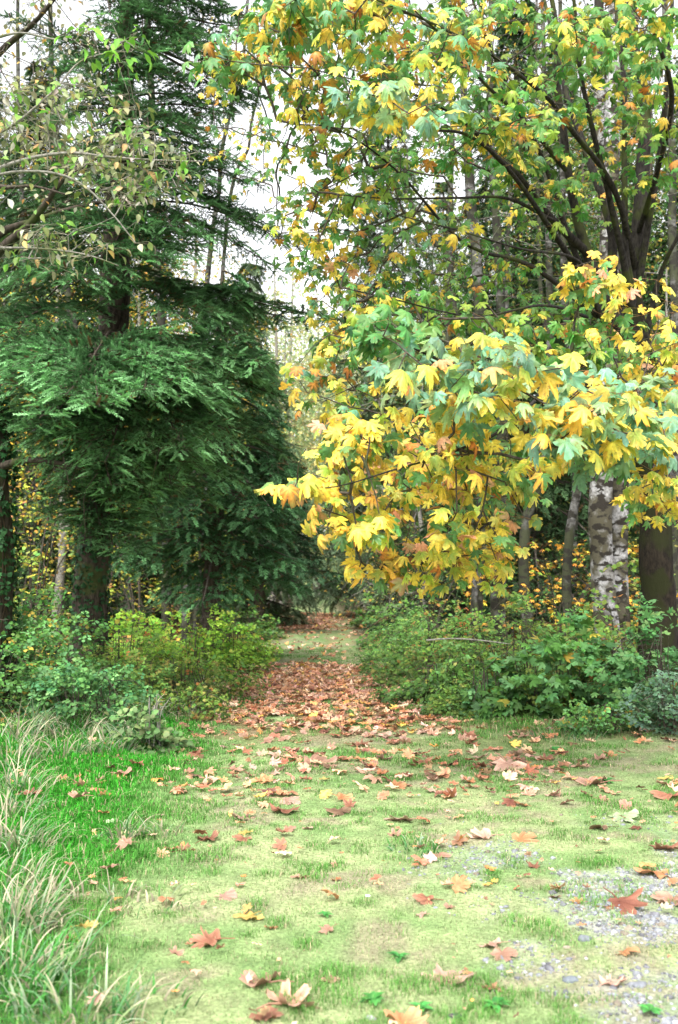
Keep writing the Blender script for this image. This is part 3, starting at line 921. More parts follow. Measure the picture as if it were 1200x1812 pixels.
ML = []
limb(maple, 'trunk', [(1168, 1180, MD, 82), (1164, 1090, MD, 62), (1160, 960, MD, 56), (1152, 840, MD, 50), (1134, 700, MD, 48), (1124, 600, MD, 40), (1122, 520, MD, 34)], M_BARKMB, 14, .10, seed=1, origin=mroot, flare=True)
LIMBS = [
    [(1118, 560, MD, 15), (1095, 420, MD - .5, 12), (1060, 280, MD - 1, 10), (1030, 140, MD - 1.4, 8), (1015, 0, MD - 1.7, 6), (1005, -100, MD - 1.8, 4)],
    [(1125, 520, MD, 15), (1150, 380, MD - .3, 12), (1172, 220, MD - .6, 10), (1185, 80, MD - .9, 8), (1192, -80, MD - 1, 5)],
    [(1085, 600, MD - .2, 14), (1030, 490, MD - .8, 12), (970, 400, MD - 1.5, 10), (900, 300, MD - 2.3, 8), (830, 240, MD - 3, 6), (760, 230, MD - 3.5, 4)],
    [(1050, 520, MD - .4, 11), (1000, 400, MD - .6, 10), (960, 280, MD - .9, 8), (900, 160, MD - 1.4, 6), (850, 40, MD - 1.8, 5), (820, -60, MD - 2, 3)],
    [(1060, 560, MD - .3, 10), (940, 470, MD - 1.5, 8), (820, 430, MD - 2.3, 6), (700, 300, MD - 3, 4), (600, 230, MD - 3.4, 3), (530, 220, MD - 3.6, 2)],
    [(1122, 530, MD, 27.5), (1128, 420, MD, 24.7), (1137, 300, MD, 23.3), (1138, 180, MD, 20.6), (1122, 60, MD, 17.9), (1112, -120, MD, 13.7), (1100, -300, MD, 8.3)],
    [(1120, 560, MD, 16.5), (1108, 440, MD - .3, 11.7), (1106, 300, MD - .4, 10.3), (1104, 160, MD - .5, 8.9), (1090, 0, MD - .6, 6.9), (1080, -160, MD - .6, 4.1)],
    [(1122, 640, MD, 27.5), (1070, 530, MD - .3, 23.3), (1035, 430, MD - .4, 19.2), (1010, 330, MD - .5, 15.1), (990, 190, MD - .7, 13.0), (984, 60, MD - .9, 9.6), (960, -120, MD - 1, 5.5)],
    [(1100, 620, MD, 16.5), (1086, 480, MD, 16.5), (1082, 400, MD, 16.5), (1045, 290, MD + .1, 13.0), (1010, 190, MD + .2, 10.3), (985, 90, MD + .3, 7.6), (950, -60, MD + .4, 4.1)],
    [(1040, 450, MD - .4, 16.5), (975, 385, MD - 1, 13.7), (925, 320, MD - 1.7, 11.7), (870, 268, MD - 2.4, 8.9), (820, 215, MD - 3, 6.2), (740, 170, MD - 3.6, 4.1), (640, 145, MD - 4.2, 2.7), (545, 120, MD - 4.5, 1.8)],
    [(1125, 480, MD, 12.3), (1090, 340, MD - .8, 10.3), (1020, 240, MD - 1.6, 8.9), (960, 165, MD - 2.4, 7.6), (860, 90, MD - 3.2, 5.5), (760, 40, MD - 3.8, 4.1), (640, -10, MD - 4.3, 2.7), (520, -40, MD - 4.6, 2.0)],
    [(1000, 300, MD - .7, 8.9), (930, 215, MD - 1.6, 6.9), (860, 150, MD - 2.6, 5.5), (800, 80, MD - 3.4, 4.1), (735, 20, MD - 4, 2.7)],
    [(1128, 420, MD, 11.0), (1165, 300, MD - .8, 9.6), (1190, 180, MD - 1.5, 8.9), (1160, 60, MD - 2.2, 6.9), (1130, -60, MD - 2.8, 5.5)],
    [(1135, 640, MD, 13.7), (1165, 500, MD - .4, 8.9), (1200, 420, MD - .8, 6.2), (1250, 330, MD - 1, 4.1)],
    [(1060, 500, MD - .3, 8.3), (1010, 455, MD - 1.2, 5.5), (920, 440, MD - 2.2, 4.1), (800, 405, MD - 3, 2.7), (700, 380, MD - 3.6, 2.0)],
    [(980, 390, MD - 1, 6.9), (900, 352, MD - 1.8, 5.5), (800, 350, MD - 2.6, 4.1), (700, 352, MD - 3.2, 2.7), (600, 345, MD - 3.6, 1.8)],
    [(1125, 720, MD, 17.9), (1080, 705, MD - 1.6, 15.1), (1030, 678, MD - 3, 13.0), (960, 690, MD - 4, 9.6), (880, 660, MD - 4.8, 6.9), (790, 640, MD - 5.2, 4.8), (700, 600, MD - 5.4, 2.7), (660, 575, MD - 5.5, 1.8)],
    [(960, 695, MD - 4, 6.9), (890, 760, MD - 4.8, 6.2), (800, 800, MD - 5.3, 4.8), (700, 830, MD - 5.6, 3.4), (600, 860, MD - 5.6, 2.4), (520, 866, MD - 5.6, 1.4)],
    [(1110, 760, MD, 11.0), (1040, 790, MD - 2, 8.3), (960, 860, MD - 3.4, 6.2), (860, 930, MD - 4.3, 4.8), (760, 985, MD - 4.6, 2.7), (660, 1012, MD - 4.7, 1.8)],
    [(1040, 560, MD - .5, 6.2), (960, 540, MD - 2, 4.8), (840, 560, MD - 3, 3.4), (700, 530, MD - 3.4, 2.7), (610, 510, MD - 3.7, 1.8)],
    [(1150, 800, MD, 8.3), (1165, 770, MD - 2, 6.2), (1150, 730, MD - 3.6, 4.8), (1130, 690, MD - 4.6, 3.4)],
]
for i, L in enumerate(LIMBS): ML.append(limb(maple, 'limb', L, M_BARKM, 8, .05, seed=20 + i, origin=mroot))
near_nodes = np.concatenate([ML[16], ML[17], ML[18], ML[20]])
all_nodes = np.concatenate(ML)
r = R(401)
# targets: (n clusters, leaves per cluster, ellipse..., d0, d1, palette, half-size lo, hi)
CL = [
    (30, 4, 800, 650, 130, 65, 6.0, 7.2, PTOP, .075, .135), (54, 4, 960, 710, 150, 85, 6.0, 7.4, PTOP, .08, .14), (30, 4, 1080, 770, 100, 60, 6.4, 7.8, PTOP, .10, .135),
    (36, 4, 720, 800, 120, 80, 6.2, 7.6, PYEL, .06, .11), (22, 4, 610, 800, 70, 80, 6.2, 7.4, PYEL, .07, .10), (42, 4, 860, 880, 105, 90, 6.4, 8.2, PYEL, .065, .105),
    (30, 4, 800, 985, 90, 50, 7.0, 8.0, PYEL, .07, .105), (5, 3, 525, 862, 28, 9, 6.3, 6.6, PYEL, .09, .11), (7, 3, 665, 1008, 42, 20, 7.1, 7.4, PYEL, .10, .12),
    (18, 4, 630, 915, 60, 40, 6.3, 7.2, PYEL, .075, .11), (44, 4, 860, 790, 160, 110, 7.4, 9, PMIX, .09, .12), (34, 4, 990, 600, 130, 60, 8, 10, PGY, .085, .11),
    (34, 4, 1140, 600, 80, 110, 7.5, 9.5, PYEL, .07, .105), (16, 4, 1050, 490, 45, 40, 8, 9, PYEL, .08, .11), (20, 4, 1160, 870, 60, 60, 7.5, 9, PYEL, .07, .10),
    (22, 4, 1160, 720, 50, 60, 7.0, 8.0, PTOP, .09, .12), (30, 4, 600, 650, 80, 70, 8, 9.5, PMIX, .07, .10), (22, 3, 750, 560, 130, 40, 7.5, 9.5, PGY, .08, .10),
    (12, 4, 690, 590, 45, 30, 6.2, 7, PG, .09, .12), (44, 3, 940, 600, 200, 90, 9, 12, PGY, .08, .1)]
tw = MB(); cr = MB()


def add_clusters(CL, nodes, r, tw, cr, tmpl, tcol, r0=.0035):
    T = []; info = []
    for ci, c in enumerate(CL):
        t = ell(r, c[0], *c[2:8]); T.append(t); info += [ci] * len(t)
    T = np.concatenate(T); info = np.array(info)
    X, par, w, idx, tips = colonize(nodes, T, r, .22, noise=.08)
    twig_mesh(tw, X, par, w, idx, r0, .42, .03, 4)
    for ci, c in enumerate(CL):
        t = T[info == ci]; k = c[1]
        base, pos, tip, nor = leaf_cluster(r, t, k, .16, .7, .45)
        n = len(pos); c1, c2 = pick(r, c[8], n, .15)
        sz = r.uniform(c[9], c[10], n)
        scatter(cr, tmpl, pos, tip, nor, sz, c1, c2, ci + 1)
        segs(cr, base, pos, .0016, .0014, 3, np.array(tcol))


add_clusters(CL, near_nodes, r, tw, cr, MF, (.30, .16, .07))
CL2 = [
    (70, 4, 720, 110, 170, 110, 7.4, 9.5, PMIX, .07, .11), (34, 4, 700, 175, 110, 45, 7, 8.5, PTOP, .08, .12), (50, 4, 900, 120, 170, 120, 8, 11, PGY, .07, .10),
    (40, 5, 570, 30, 110, 40, 7.5, 9, PMIX, .085, .115), (12, 4, 470, 60, 60, 50, 7.5, 9, PMIX, .085, .11), (14, 4, 385, 115, 45, 35, 7.6, 9, PMIX, .085, .11), (50, 5, 1100, 60, 110, 90, 8, 11, PGY, .085, .11),
    (34, 4, 880, 240, 120, 60, 8.5, 11, PMIX, .08, .11), (20, 4, 700, 395, 120, 60, 8.5, 10, PMIX, .07, .10), (20, 4, 590, 400, 60, 90, 8.3, 9.5, PYEL, .06, .095),
    (22, 4, 640, 310, 90, 50, 8.5, 10, PGY, .07, .095), (26, 4, 1150, 220, 60, 120, 10, 12, PGY, .08, .11), (30, 4, 960, 330, 100, 90, 10, 12, PGY, .08, .1),
    (18, 3, 800, 470, 120, 60, 9, 11, PGY, .07, .09), (8, 3, 510, 230, 40, 100, 8, 9, PYEL, .07, .09), (80, 4, 555, 300, 85, 200, 8.5, 10.5, PMIX, .05, .085), (50, 4, 530, 90, 90, 100, 8.5, 10.5, PMIX, .05, .085), (40, 4, 430, 210, 70, 130, 10, 12.5, PMIX, .045, .07), (30, 4, 600, 560, 60, 70, 8.5, 10, PMIX, .05, .08), (34, 4, 700, 250, 130, 90, 8.5, 11, PGY, .06, .09), (90, 6, 900, 110, 220, 130, 10, 12.5, PGY, .055, .085), (60, 6, 720, 60, 160, 90, 9, 12, PGY, .055, .085), (40, 5, 1100, 300, 90, 130, 11, 13, PGY, .055, .085), (40, 5, 760, 300, 160, 90, 10, 12.5, PGY, .05, .08), (26, 5, 480, 60, 70, 90, 8.5, 11, PMIX, .05, .08), (26, 5, 620, 480, 90, 50, 9, 11, PMIX, .05, .08), (34, 5, 850, 520, 200, 70, 10, 12, PGY, .055, .08), (40, 5, 850, -110, 260, 90, 7.5, 11, PGY, .09, .12)]
add_clusters(CL2, all_nodes, r, tw, cr, MF[:5] + MC[:2], (.25, .14, .06))
tw.build('twigs', M_TWIGD, maple, origin=mroot)
cr.build('crown', M_MAPLE, maple, origin=mroot)


# ---- conifers
SH = [shoot(i, 10, .21, .095) for i in range(5)]
SHC = [shoot(20 + i, 7, .26, .15) for i in range(4)]


def bough(r, A, az, L, up0, droop, fol, wood, tms, c_in, c_tip, sl=.12, spac=.17, bl=.75, bare=.25, rad=.022, flat=.15, hang=.25, tint=1., shsp=.055):
    """one conifer bough starting at A"""
    n = 22; t = np.linspace(0, 1, n)
    d = np.array([math.cos(az), math.sin(az), 0])
    s = np.array([-math.sin(az), math.cos(az), 0])
    wob = r.normal(0, .06)
    path = A + d * (L * t)[:, None] + np.array([0, 0, 1.]) * (L * (up0 * t - droop * t ** 2 + .10 * t ** 6))[:, None] + s * (L * wob * np.sin(t * 3))[:, None]
    tube(wood, path, rad * (1 - .85 * t) + .003, 5, (1, 1, 1))
    m = max(4, int(L / spac))
    pA, pT, pN, pS, pC = [], [], [], [], []
    for i in range(m):
        f = bare * .6 + (1 - bare * .6) * (i + r.random() * .7) / m
        if f >= 1: continue
        j = min(int(f * (n - 1)), n - 2); base = path[j] + (path[j + 1] - path[j]) * (f * (n - 1) - j)
        for sd in (-1, 1):
            prof = math.sin(pi * min(1, .18 + f * .92)) ** .7
            l2 = bl * (.35 + .65 * prof) * r.uniform(.7, 1.2) * (1 - .55 * max(0, f - .6) / .4)
            a = radians(r.uniform(48, 68))
            dd = nrm(d * math.cos(a) + s * sd * math.sin(a) + np.array([0, 0, r.normal(0, .12) - hang * .4]))
            k = max(3, int(l2 / shsp)); u = (np.arange(k) + .5) / k
            B = base + dd * (l2 * u)[:, None] - np.array([0, 0, 1.]) * (hang * l2 * u ** 2)[:, None]
            segs(wood, B[:-1], B[1:], .0045, .003, 3)
            segs(wood, base[None], B[:1], .006, .0045, 3)
            dir2 = nrm(np.gradient(B, axis=0)) if k > 1 else dd[None]
            side = nrm(np.cross(dir2, np.array([0, 0, 1.])))
            if f < bare and r.random() < .6 and len(pA) > 3: continue
            for q in (-1, 1):
                b = radians(48) + r.normal(0, .15, k)
                tt = dir2 * np.cos(b)[:, None] + side * q * np.sin(b)[:, None] + np.stack([np.zeros(k), np.zeros(k), r.normal(.02, flat, k)], 1)
                keep = u > (.25 if f < .5 else .05)
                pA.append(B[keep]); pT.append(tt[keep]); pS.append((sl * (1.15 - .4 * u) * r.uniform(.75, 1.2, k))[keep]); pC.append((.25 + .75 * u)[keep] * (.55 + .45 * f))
            pA.append(B[-1:]); pT.append(dir2[-1:]); pS.append(np.array([sl * 1.1])); pC.append(np.array([1.0]))
    pA = np.concatenate(pA); pT = np.concatenate(pT); pS = np.concatenate(pS); pC = np.concatenate(pC)
    N = len(pA)
    nor = nrm(np.array([0, 0, 1.]) + .3 * r.standard_normal((N, 3)))
    c_in = np.array(c_in); c_tip = np.array(c_tip)
    base = c_in + (c_tip - c_in) * (pC ** 1.3)[:, None]  # inner shoots darkened: shade within the bough put into their colour
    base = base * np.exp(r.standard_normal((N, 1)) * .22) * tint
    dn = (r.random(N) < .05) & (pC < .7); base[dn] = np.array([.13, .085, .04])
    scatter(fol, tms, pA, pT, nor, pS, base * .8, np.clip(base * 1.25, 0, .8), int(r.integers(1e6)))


FD = 13.0  # depth of the fir
froot = P(155, 1200, FD); froot[2] = float(hgt(froot[0], froot[1]))
fir = empty('douglas_fir', froot, 'big dark green fir with ivy wrapped trunk left of the path', 'tree')
ftr = limb(fir, 'trunk', [(150, 1225, FD, 78), (156, 1130, FD, 62), (166, 960, FD, 58), (176, 800, FD, 54), (194, 620, FD, 52), (206, 450, FD, 50), (214, 300, FD, 40), (220, 130, FD, 32), (226, -50, FD, 25), (230, -250, FD, 18), (236, -500, FD, 8)], M_BARKF, 16, .07, seed=50, origin=froot, flare=True)


def trunk_at(tr, z):
    i = int(np.argmin(np.abs(tr[:, 2] - z))); return tr[i].copy()


r = R(501); fol = MB(); wood = MB()
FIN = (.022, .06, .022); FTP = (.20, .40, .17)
def toward(tr, z, px, py, d):
    """az and length from the trunk to a photo direction at a depth"""
    A = trunk_at(tr, z); q = P(px, py, d) - A
    return A, math.atan2(q[1], q[0]), float(np.hypot(q[0], q[1])), q[2]
# boughs that make the picture: (trunk height, tip px, tip py, depth, lit brightness put into needle colour)
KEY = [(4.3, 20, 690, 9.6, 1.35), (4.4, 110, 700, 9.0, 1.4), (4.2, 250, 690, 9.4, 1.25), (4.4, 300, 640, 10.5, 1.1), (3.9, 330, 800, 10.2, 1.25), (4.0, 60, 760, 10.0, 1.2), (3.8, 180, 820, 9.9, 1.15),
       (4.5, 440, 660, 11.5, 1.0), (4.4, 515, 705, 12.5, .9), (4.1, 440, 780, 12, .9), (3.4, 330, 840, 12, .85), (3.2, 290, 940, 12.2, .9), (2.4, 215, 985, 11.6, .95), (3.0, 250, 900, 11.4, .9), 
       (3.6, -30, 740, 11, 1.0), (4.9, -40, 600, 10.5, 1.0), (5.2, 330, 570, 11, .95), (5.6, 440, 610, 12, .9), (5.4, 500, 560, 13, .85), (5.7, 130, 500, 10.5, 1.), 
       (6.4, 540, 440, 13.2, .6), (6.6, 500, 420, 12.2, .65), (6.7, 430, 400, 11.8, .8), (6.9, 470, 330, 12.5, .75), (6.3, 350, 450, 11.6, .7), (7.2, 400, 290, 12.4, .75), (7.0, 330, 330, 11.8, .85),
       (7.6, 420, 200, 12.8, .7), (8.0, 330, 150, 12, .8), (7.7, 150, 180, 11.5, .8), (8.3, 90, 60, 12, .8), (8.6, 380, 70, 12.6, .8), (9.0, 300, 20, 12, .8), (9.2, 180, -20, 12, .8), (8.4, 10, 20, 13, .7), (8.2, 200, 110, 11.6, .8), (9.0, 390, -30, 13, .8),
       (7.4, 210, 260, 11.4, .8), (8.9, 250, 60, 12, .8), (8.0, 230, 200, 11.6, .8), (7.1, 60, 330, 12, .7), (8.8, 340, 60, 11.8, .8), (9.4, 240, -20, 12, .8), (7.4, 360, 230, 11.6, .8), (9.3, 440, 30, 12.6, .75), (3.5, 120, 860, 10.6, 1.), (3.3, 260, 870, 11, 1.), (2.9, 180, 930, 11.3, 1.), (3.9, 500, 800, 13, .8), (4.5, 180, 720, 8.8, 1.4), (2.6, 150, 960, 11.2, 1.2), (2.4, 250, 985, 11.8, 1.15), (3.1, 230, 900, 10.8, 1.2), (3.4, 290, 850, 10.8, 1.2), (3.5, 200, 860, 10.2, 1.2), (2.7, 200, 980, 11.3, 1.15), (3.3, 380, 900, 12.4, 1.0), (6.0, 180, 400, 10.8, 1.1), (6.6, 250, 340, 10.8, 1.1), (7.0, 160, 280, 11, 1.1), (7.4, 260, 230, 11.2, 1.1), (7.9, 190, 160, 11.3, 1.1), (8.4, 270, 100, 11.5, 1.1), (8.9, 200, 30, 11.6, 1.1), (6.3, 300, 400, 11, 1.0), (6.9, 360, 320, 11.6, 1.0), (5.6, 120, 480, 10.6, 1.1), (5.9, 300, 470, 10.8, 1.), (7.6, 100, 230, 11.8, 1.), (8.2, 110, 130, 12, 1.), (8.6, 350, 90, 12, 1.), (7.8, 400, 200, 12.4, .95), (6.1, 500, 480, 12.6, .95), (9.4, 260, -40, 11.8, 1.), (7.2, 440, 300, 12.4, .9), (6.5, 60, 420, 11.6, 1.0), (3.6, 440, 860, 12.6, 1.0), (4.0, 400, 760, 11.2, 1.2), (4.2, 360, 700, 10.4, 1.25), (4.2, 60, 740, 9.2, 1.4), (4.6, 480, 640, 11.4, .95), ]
for (z, px, py, d, tn) in KEY:
    A, az, L, dz = toward(ftr, z, px, py, d)
    up = r.uniform(.05, .28)
    hi = z > 6
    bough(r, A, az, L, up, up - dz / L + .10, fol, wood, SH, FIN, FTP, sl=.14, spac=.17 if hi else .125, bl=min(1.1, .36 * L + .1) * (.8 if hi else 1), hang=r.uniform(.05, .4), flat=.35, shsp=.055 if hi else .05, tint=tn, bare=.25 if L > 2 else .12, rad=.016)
for i in range(13):     # boughs round the back
    z = r.uniform(3.8, 10.2); az = r.uniform(.1, pi - .1); L = np.interp(z, [2, 10], [3.3, 1.6]) * r.uniform(.8, 1.1)
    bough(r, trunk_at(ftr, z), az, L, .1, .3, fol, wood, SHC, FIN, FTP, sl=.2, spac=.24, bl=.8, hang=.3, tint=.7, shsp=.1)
# bare drooping grey twigs under the bright layer
tw = wood
for i in range(70):
    p0 = P(r.uniform(90, 330), r.uniform(750, 850), r.uniform(10, 12)); L = r.uniform(.3, .9)
    a = r.uniform(-1.2, 1.2) - pi / 2; q = np.array([math.cos(a) * .5, .1 * math.sin(a), -.8 + r.uniform(0, .9)])
    S = smooth_path([p0, p0 + q * L * .5 + r.normal(0, .04, 3), p0 + q * L + r.normal(0, .06, 3) + [.05, 0, .05]], 6)
    tube(tw, S, np.linspace(.006, .002, 6), 3)
    for j in range(3):
        k = r.integers(1, 5); segs(tw, S[k][None], (S[k] + r.normal(0, .12, 3))[None], .003, .0015, 3)
wood.build('branches', M_BARKF, fir, origin=froot); fol.build('crown', M_FIR, fir, origin=froot)

# ivy on the fir trunk and on the trunk at the left edge
def ivy(tr, rad, z0, z1, n, seed, label, col=(.018, .055, .018)):
    r = R(seed); mb = MB()
    z = r.uniform(z0, z1, n); a = r.random(n) * 2 * pi
    c = np.array([trunk_at(tr, q) for q in z]); rr = rad * r.uniform(1.0, 1.35, n)
    o = np.stack([np.cos(a), np.sin(a), np.zeros(n)], 1)
    pos = c + o * rr[:, None]; pos[:, 2] = z
    cc = jitter(r, col, n, .35)
    scatter(mb, [leaf_maple(80, .2, .1, .03, False), leaf_oval(.8, .2, .1)], pos, nrm(np.array([0, 0, -1.]) + .5 * o + .4 * r.standard_normal((n, 3))), nrm(o + .35 * r.standard_normal((n, 3))), r.uniform(.03, .06, n), cc, cc * 1.3, seed)
    for i in range(10):
        u = r.random() * 6; zz = np.linspace(z0, z1, 14); th = u + np.cumsum(r.normal(0, .25, 14))
        pts = np.array([trunk_at(tr, q) for q in zz]) + np.stack([np.cos(th), np.sin(th), np.zeros(14)], 1) * rad * 1.03; pts[:, 2] = zz
        tube(mb, pts, .01, 4, (.05, .035, .02))
    return tag(mb.build('ivy', M_LEAF, origin=trunk_at(tr, z0)), label, 'ivy')
ivy(ftr, .185, .3, 4.6, 2600, 61, 'dark ivy climbing the trunk of the big fir')

# left-edge trunk, an old deciduous tree whose limbs reach up into the picture
eroot = P(-22, 1250, 11.2); eroot[2] = float(hgt(eroot[0], eroot[1]))
etree = empty('ivy_clad_tree', eroot, 'dark ivy clad tree at the left edge with bare black limbs', 'tree')
etr = limb(etree, 'trunk', [(-25, 1250, 11.2, 80), (-12, 1100, 11.2, 62), (-8, 900, 11.2, 58), (-20, 700, 11.2, 50), (-50, 520, 11.2, 44), (-80, 300, 11.2, 36), (-100, 0, 11.2, 24), (-110, -300, 11.2, 10)], M_BARKF, 12, .08, seed=70, origin=eroot, flare=True)
EL = []
for i, L in enumerate([[(-50, 500, 11.2, 24), (0, 440, 11, 18), (45, 400, 10.8, 15), (85, 350, 10.6, 12), (115, 312, 10.5, 9), (170, 280, 10.4, 7), (215, 235, 10.3, 4)],
                       [(-55, 470, 11.2, 18), (0, 412, 11.4, 14), (60, 388, 11.5, 9), (150, 362, 11.6, 7), (260, 348, 11.8, 4)],
                       [(-10, 830, 11.2, 16), (40, 816, 10.8, 12), (110, 820, 10.6, 8), (150, 832, 10.6, 4)],
                       [(-90, 180, 11.2, 18), (0, 90, 10.8, 12), (60, 40, 10.6, 8), (110, -20, 10.4, 6)],
                       [(-80, 300, 11.2, 14), (0, 330, 10.8, 9), (60, 330, 10.6, 5), (120, 345, 10.4, 3)]]):
    EL.append(limb(etree, 'limb', L, M_BARKF, 7, .05, seed=71 + i, origin=eroot))
ivy(etr, .2, .3, 3.6, 1800, 62, 'dark ivy covering the trunk at the left edge')
tw = MB(); cr = MB(); r = R(402)
OLV = [(3, (.26, .27, .13), (.32, .3, .17)), (2, (.36, .36, .26), (.4, .38, .28)), (1.5, (.12, .22, .06), (.16, .24, .07)), (.8, (.55, .32, .08), (.5, .3, .1))]
add_clusters([(60, 5, 60, 60, 120, 120, 10, 12, OLV, .05, .07), (30, 4, 150, 330, 120, 80, 10, 12, OLV, .045, .065)], np.concatenate(EL), r, tw, cr, [leaf_oval(.45)], (.2, .15, .08), .003)
tw.build('twigs', M_TWIGD, etree, origin=eroot); cr.build('crown', M_LEAF, etree, origin=eroot)

# pale-twigged hazel reaching in from beyond the left edge, nearer the camera
hroot = np.array([-4.0, 6.4, 0.]); hroot[2] = float(hgt(-4., 6.4))
hazel = empty('hazel_bush', hroot, 'pale twigged bush with olive leaves reaching in from the left edge above head height', 'shrub')
HN = []
for i, L in enumerate([
        [(-470, 1400, 6.4, 30), (-400, 900, 6.5, 24), (-260, 560, 6.6, 18), (-120, 360, 6.8, 13), (0, 296, 7, 8), (110, 272, 7.1, 6), (200, 278, 7.1, 5), (300, 284, 7.2, 3), (360, 286, 7.3, 2)],
        [(-460, 1380, 6.4, 24), (-380, 900, 6.3, 20), (-240, 520, 6.4, 14), (-100, 350, 6.6, 9), (0, 309, 6.8, 6), (90, 306, 6.9, 5), (150, 330, 6.9, 4), (200, 380, 6.9, 3), (240, 430, 6.9, 2)],
        [(-480, 1390, 6.4, 24), (-440, 800, 6.6, 20), (-280, 400, 6.8, 14), (-120, 260, 7, 10), (0, 235, 7.2, 6), (90, 165, 7.3, 4), (140, 110, 7.4, 3), (200, 90, 7.4, 2)],
        [(-480, 1390, 6.4, 22), (-420, 700, 6.4, 18), (-220, 440, 6.5, 10), (-60, 440, 6.7, 6), (60, 440, 6.8, 4), (150, 450, 6.9, 3), (210, 470, 7, 2)],
        [(-490, 1390, 6.4, 22), (-420, 650, 6.4, 18), (-240, 240, 6.8, 12), (-80, 110, 7.2, 8), (20, 60, 7.3, 5), (100, 70, 7.4, 3)]]):
    HN.append(limb(hazel, 'stem', L, M_TWIG, 6, .03, seed=90 + i, origin=hroot))
tw = MB(); cr = MB(); r = R(403)
HZ = [(3, (.24, .26, .13), (.28, .27, .15)), (3, (.15, .22, .06), (.2, .25, .07)), (1.0, (.36, .36, .28), (.38, .34, .25)), (1.6, (.14, .32, .05), (.18, .36, .06)), (.7, (.56, .4, .16), (.45, .3, .16))]
add_clusters([(110, 4, 110, 220, 170, 80, 6.8, 7.8, HZ, .05, .085), (60, 4, 230, 290, 130, 60, 6.9, 7.6, HZ, .055, .08), (40, 3, 100, 430, 140, 40, 6.6, 7.4, HZ, .05, .075), (16, 3, 190, 70, 70, 50, 7, 7.6, [(1, (.14, .34, .04), (.2, .4, .05))], .07, .1),
              (14, 3, 230, 350, 30, 50, 6.8, 7, HZ, .05, .07), (40, 3, -60, 260, 120, 160, 6.5, 7.5, HZ, .055, .08)], np.concatenate(HN), r, tw, cr, [leaf_oval(.32, .45, .5), leaf_oval(.38, .15, .6), leaf_oval(.3, -.2, .4)], (.3, .28, .2), .0022)
tw.build('twigs', M_TWIG, hazel, origin=hroot); cr.build('leaves', M_LEAF, hazel, origin=hroot)


def conifer(name, base, H, Lmax, nb, z0, seed, label, c_in, c_tip, tms=SHC, sl=.26, spac=.3, bl=.9, hang=.5, group=None, rad=.18, droop=.45, shsp=.13):
    r = R(seed); base = np.array(base, float)
    root = empty(name, base, label, 'tree', group)
    S = np.array([[base[0] + .1 * math.sin(t * 5 + seed), base[1], base[2] - .1 + (H + .1) * t] for t in np.linspace(0, 1, 26)])
    mb = MB(); tube(mb, S, rad * (1 - np.linspace(0, 1, 26)) ** .8 + .015, 9, (1, 1, 1), .06, seed); mb.build('trunk', M_BARKF, root, smooth=True, origin=base)
    fol = MB(); wood = MB()
    for i in range(nb):
        f = (i + r.random()) / nb; z = base[2] + z0 + (H - z0) * f
        L = max(.35, Lmax * (1 - f) ** .75 * r.uniform(.75, 1.15))
        bough(r, trunk_at(S, z), i * 2.4 + r.normal(0, .3), L, r.uniform(0, .15), droop * r.uniform(.7, 1.3), fol, wood, tms, c_in, c_tip, sl=sl, spac=spac, bl=min(bl, .5 * L + .15), hang=hang, bare=.1, rad=.02 + .006 * L, shsp=shsp, tint=r.uniform(.75, 1.2))
    wood.build('branches', M_TWIGD, root, origin=base); fol.build('crown', M_FIR, root, origin=base)
    return root


def gr(x, y): return (x, y, float(hgt(x, y)))


# dark conifers left of the path, their boughs coming down to the ground
def at_px(px, d): return (px - 600) / FPX * d
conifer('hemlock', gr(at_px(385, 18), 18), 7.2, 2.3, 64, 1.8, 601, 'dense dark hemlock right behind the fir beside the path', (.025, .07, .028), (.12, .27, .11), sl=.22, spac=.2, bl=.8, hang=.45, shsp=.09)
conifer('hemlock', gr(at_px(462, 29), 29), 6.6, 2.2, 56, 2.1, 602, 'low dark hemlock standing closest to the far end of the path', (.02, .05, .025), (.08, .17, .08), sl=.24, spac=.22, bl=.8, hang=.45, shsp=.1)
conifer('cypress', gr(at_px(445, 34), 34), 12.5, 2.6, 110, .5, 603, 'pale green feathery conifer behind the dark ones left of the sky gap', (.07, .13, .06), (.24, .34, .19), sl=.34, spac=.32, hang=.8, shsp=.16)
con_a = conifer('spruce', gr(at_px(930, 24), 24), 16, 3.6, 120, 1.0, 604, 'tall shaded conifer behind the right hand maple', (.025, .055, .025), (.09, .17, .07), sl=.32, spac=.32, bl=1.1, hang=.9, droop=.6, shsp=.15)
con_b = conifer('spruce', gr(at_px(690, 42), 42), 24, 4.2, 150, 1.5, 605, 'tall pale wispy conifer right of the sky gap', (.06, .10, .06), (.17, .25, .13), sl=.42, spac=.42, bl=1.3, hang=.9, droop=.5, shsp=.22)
for i, (px, d, base, s, lab) in enumerate([(60, 27, con_a, 1.0, 'shaded conifer behind the fir near the left edge'), (250, 38, con_a, 1.1, 'conifer deep in the wood behind the fir'),
                                           (1090, 33, con_a, 1.3, 'shaded conifer behind the pair of grey alder trunks'), (790, 55, con_b, 1.0, 'pale conifer far back, left of the upright alder trunks'),
                                           (-60, 34, con_a, 1.3, None), (480, 75, con_b, .75, 'small pale conifer far beyond the end of the path'), (1260, 28, con_a, 1.1, None), (640, 85, con_b, .8, 'far pale conifer just right of the end of the path'), (1000, 45, con_b, 1.1, None)]):
    o = copy_tree(base, gr(at_px(px, d), d), i * 1.3, s, lab or 'shaded conifer deep in the wood', None if lab else 'conifers deep in the wood')
    if not lab: o['group'] = 'conifers deep in the wood'


# ---- deciduous woodland trees
LS = [leaf_simple(.5), leaf_simple(.7)]


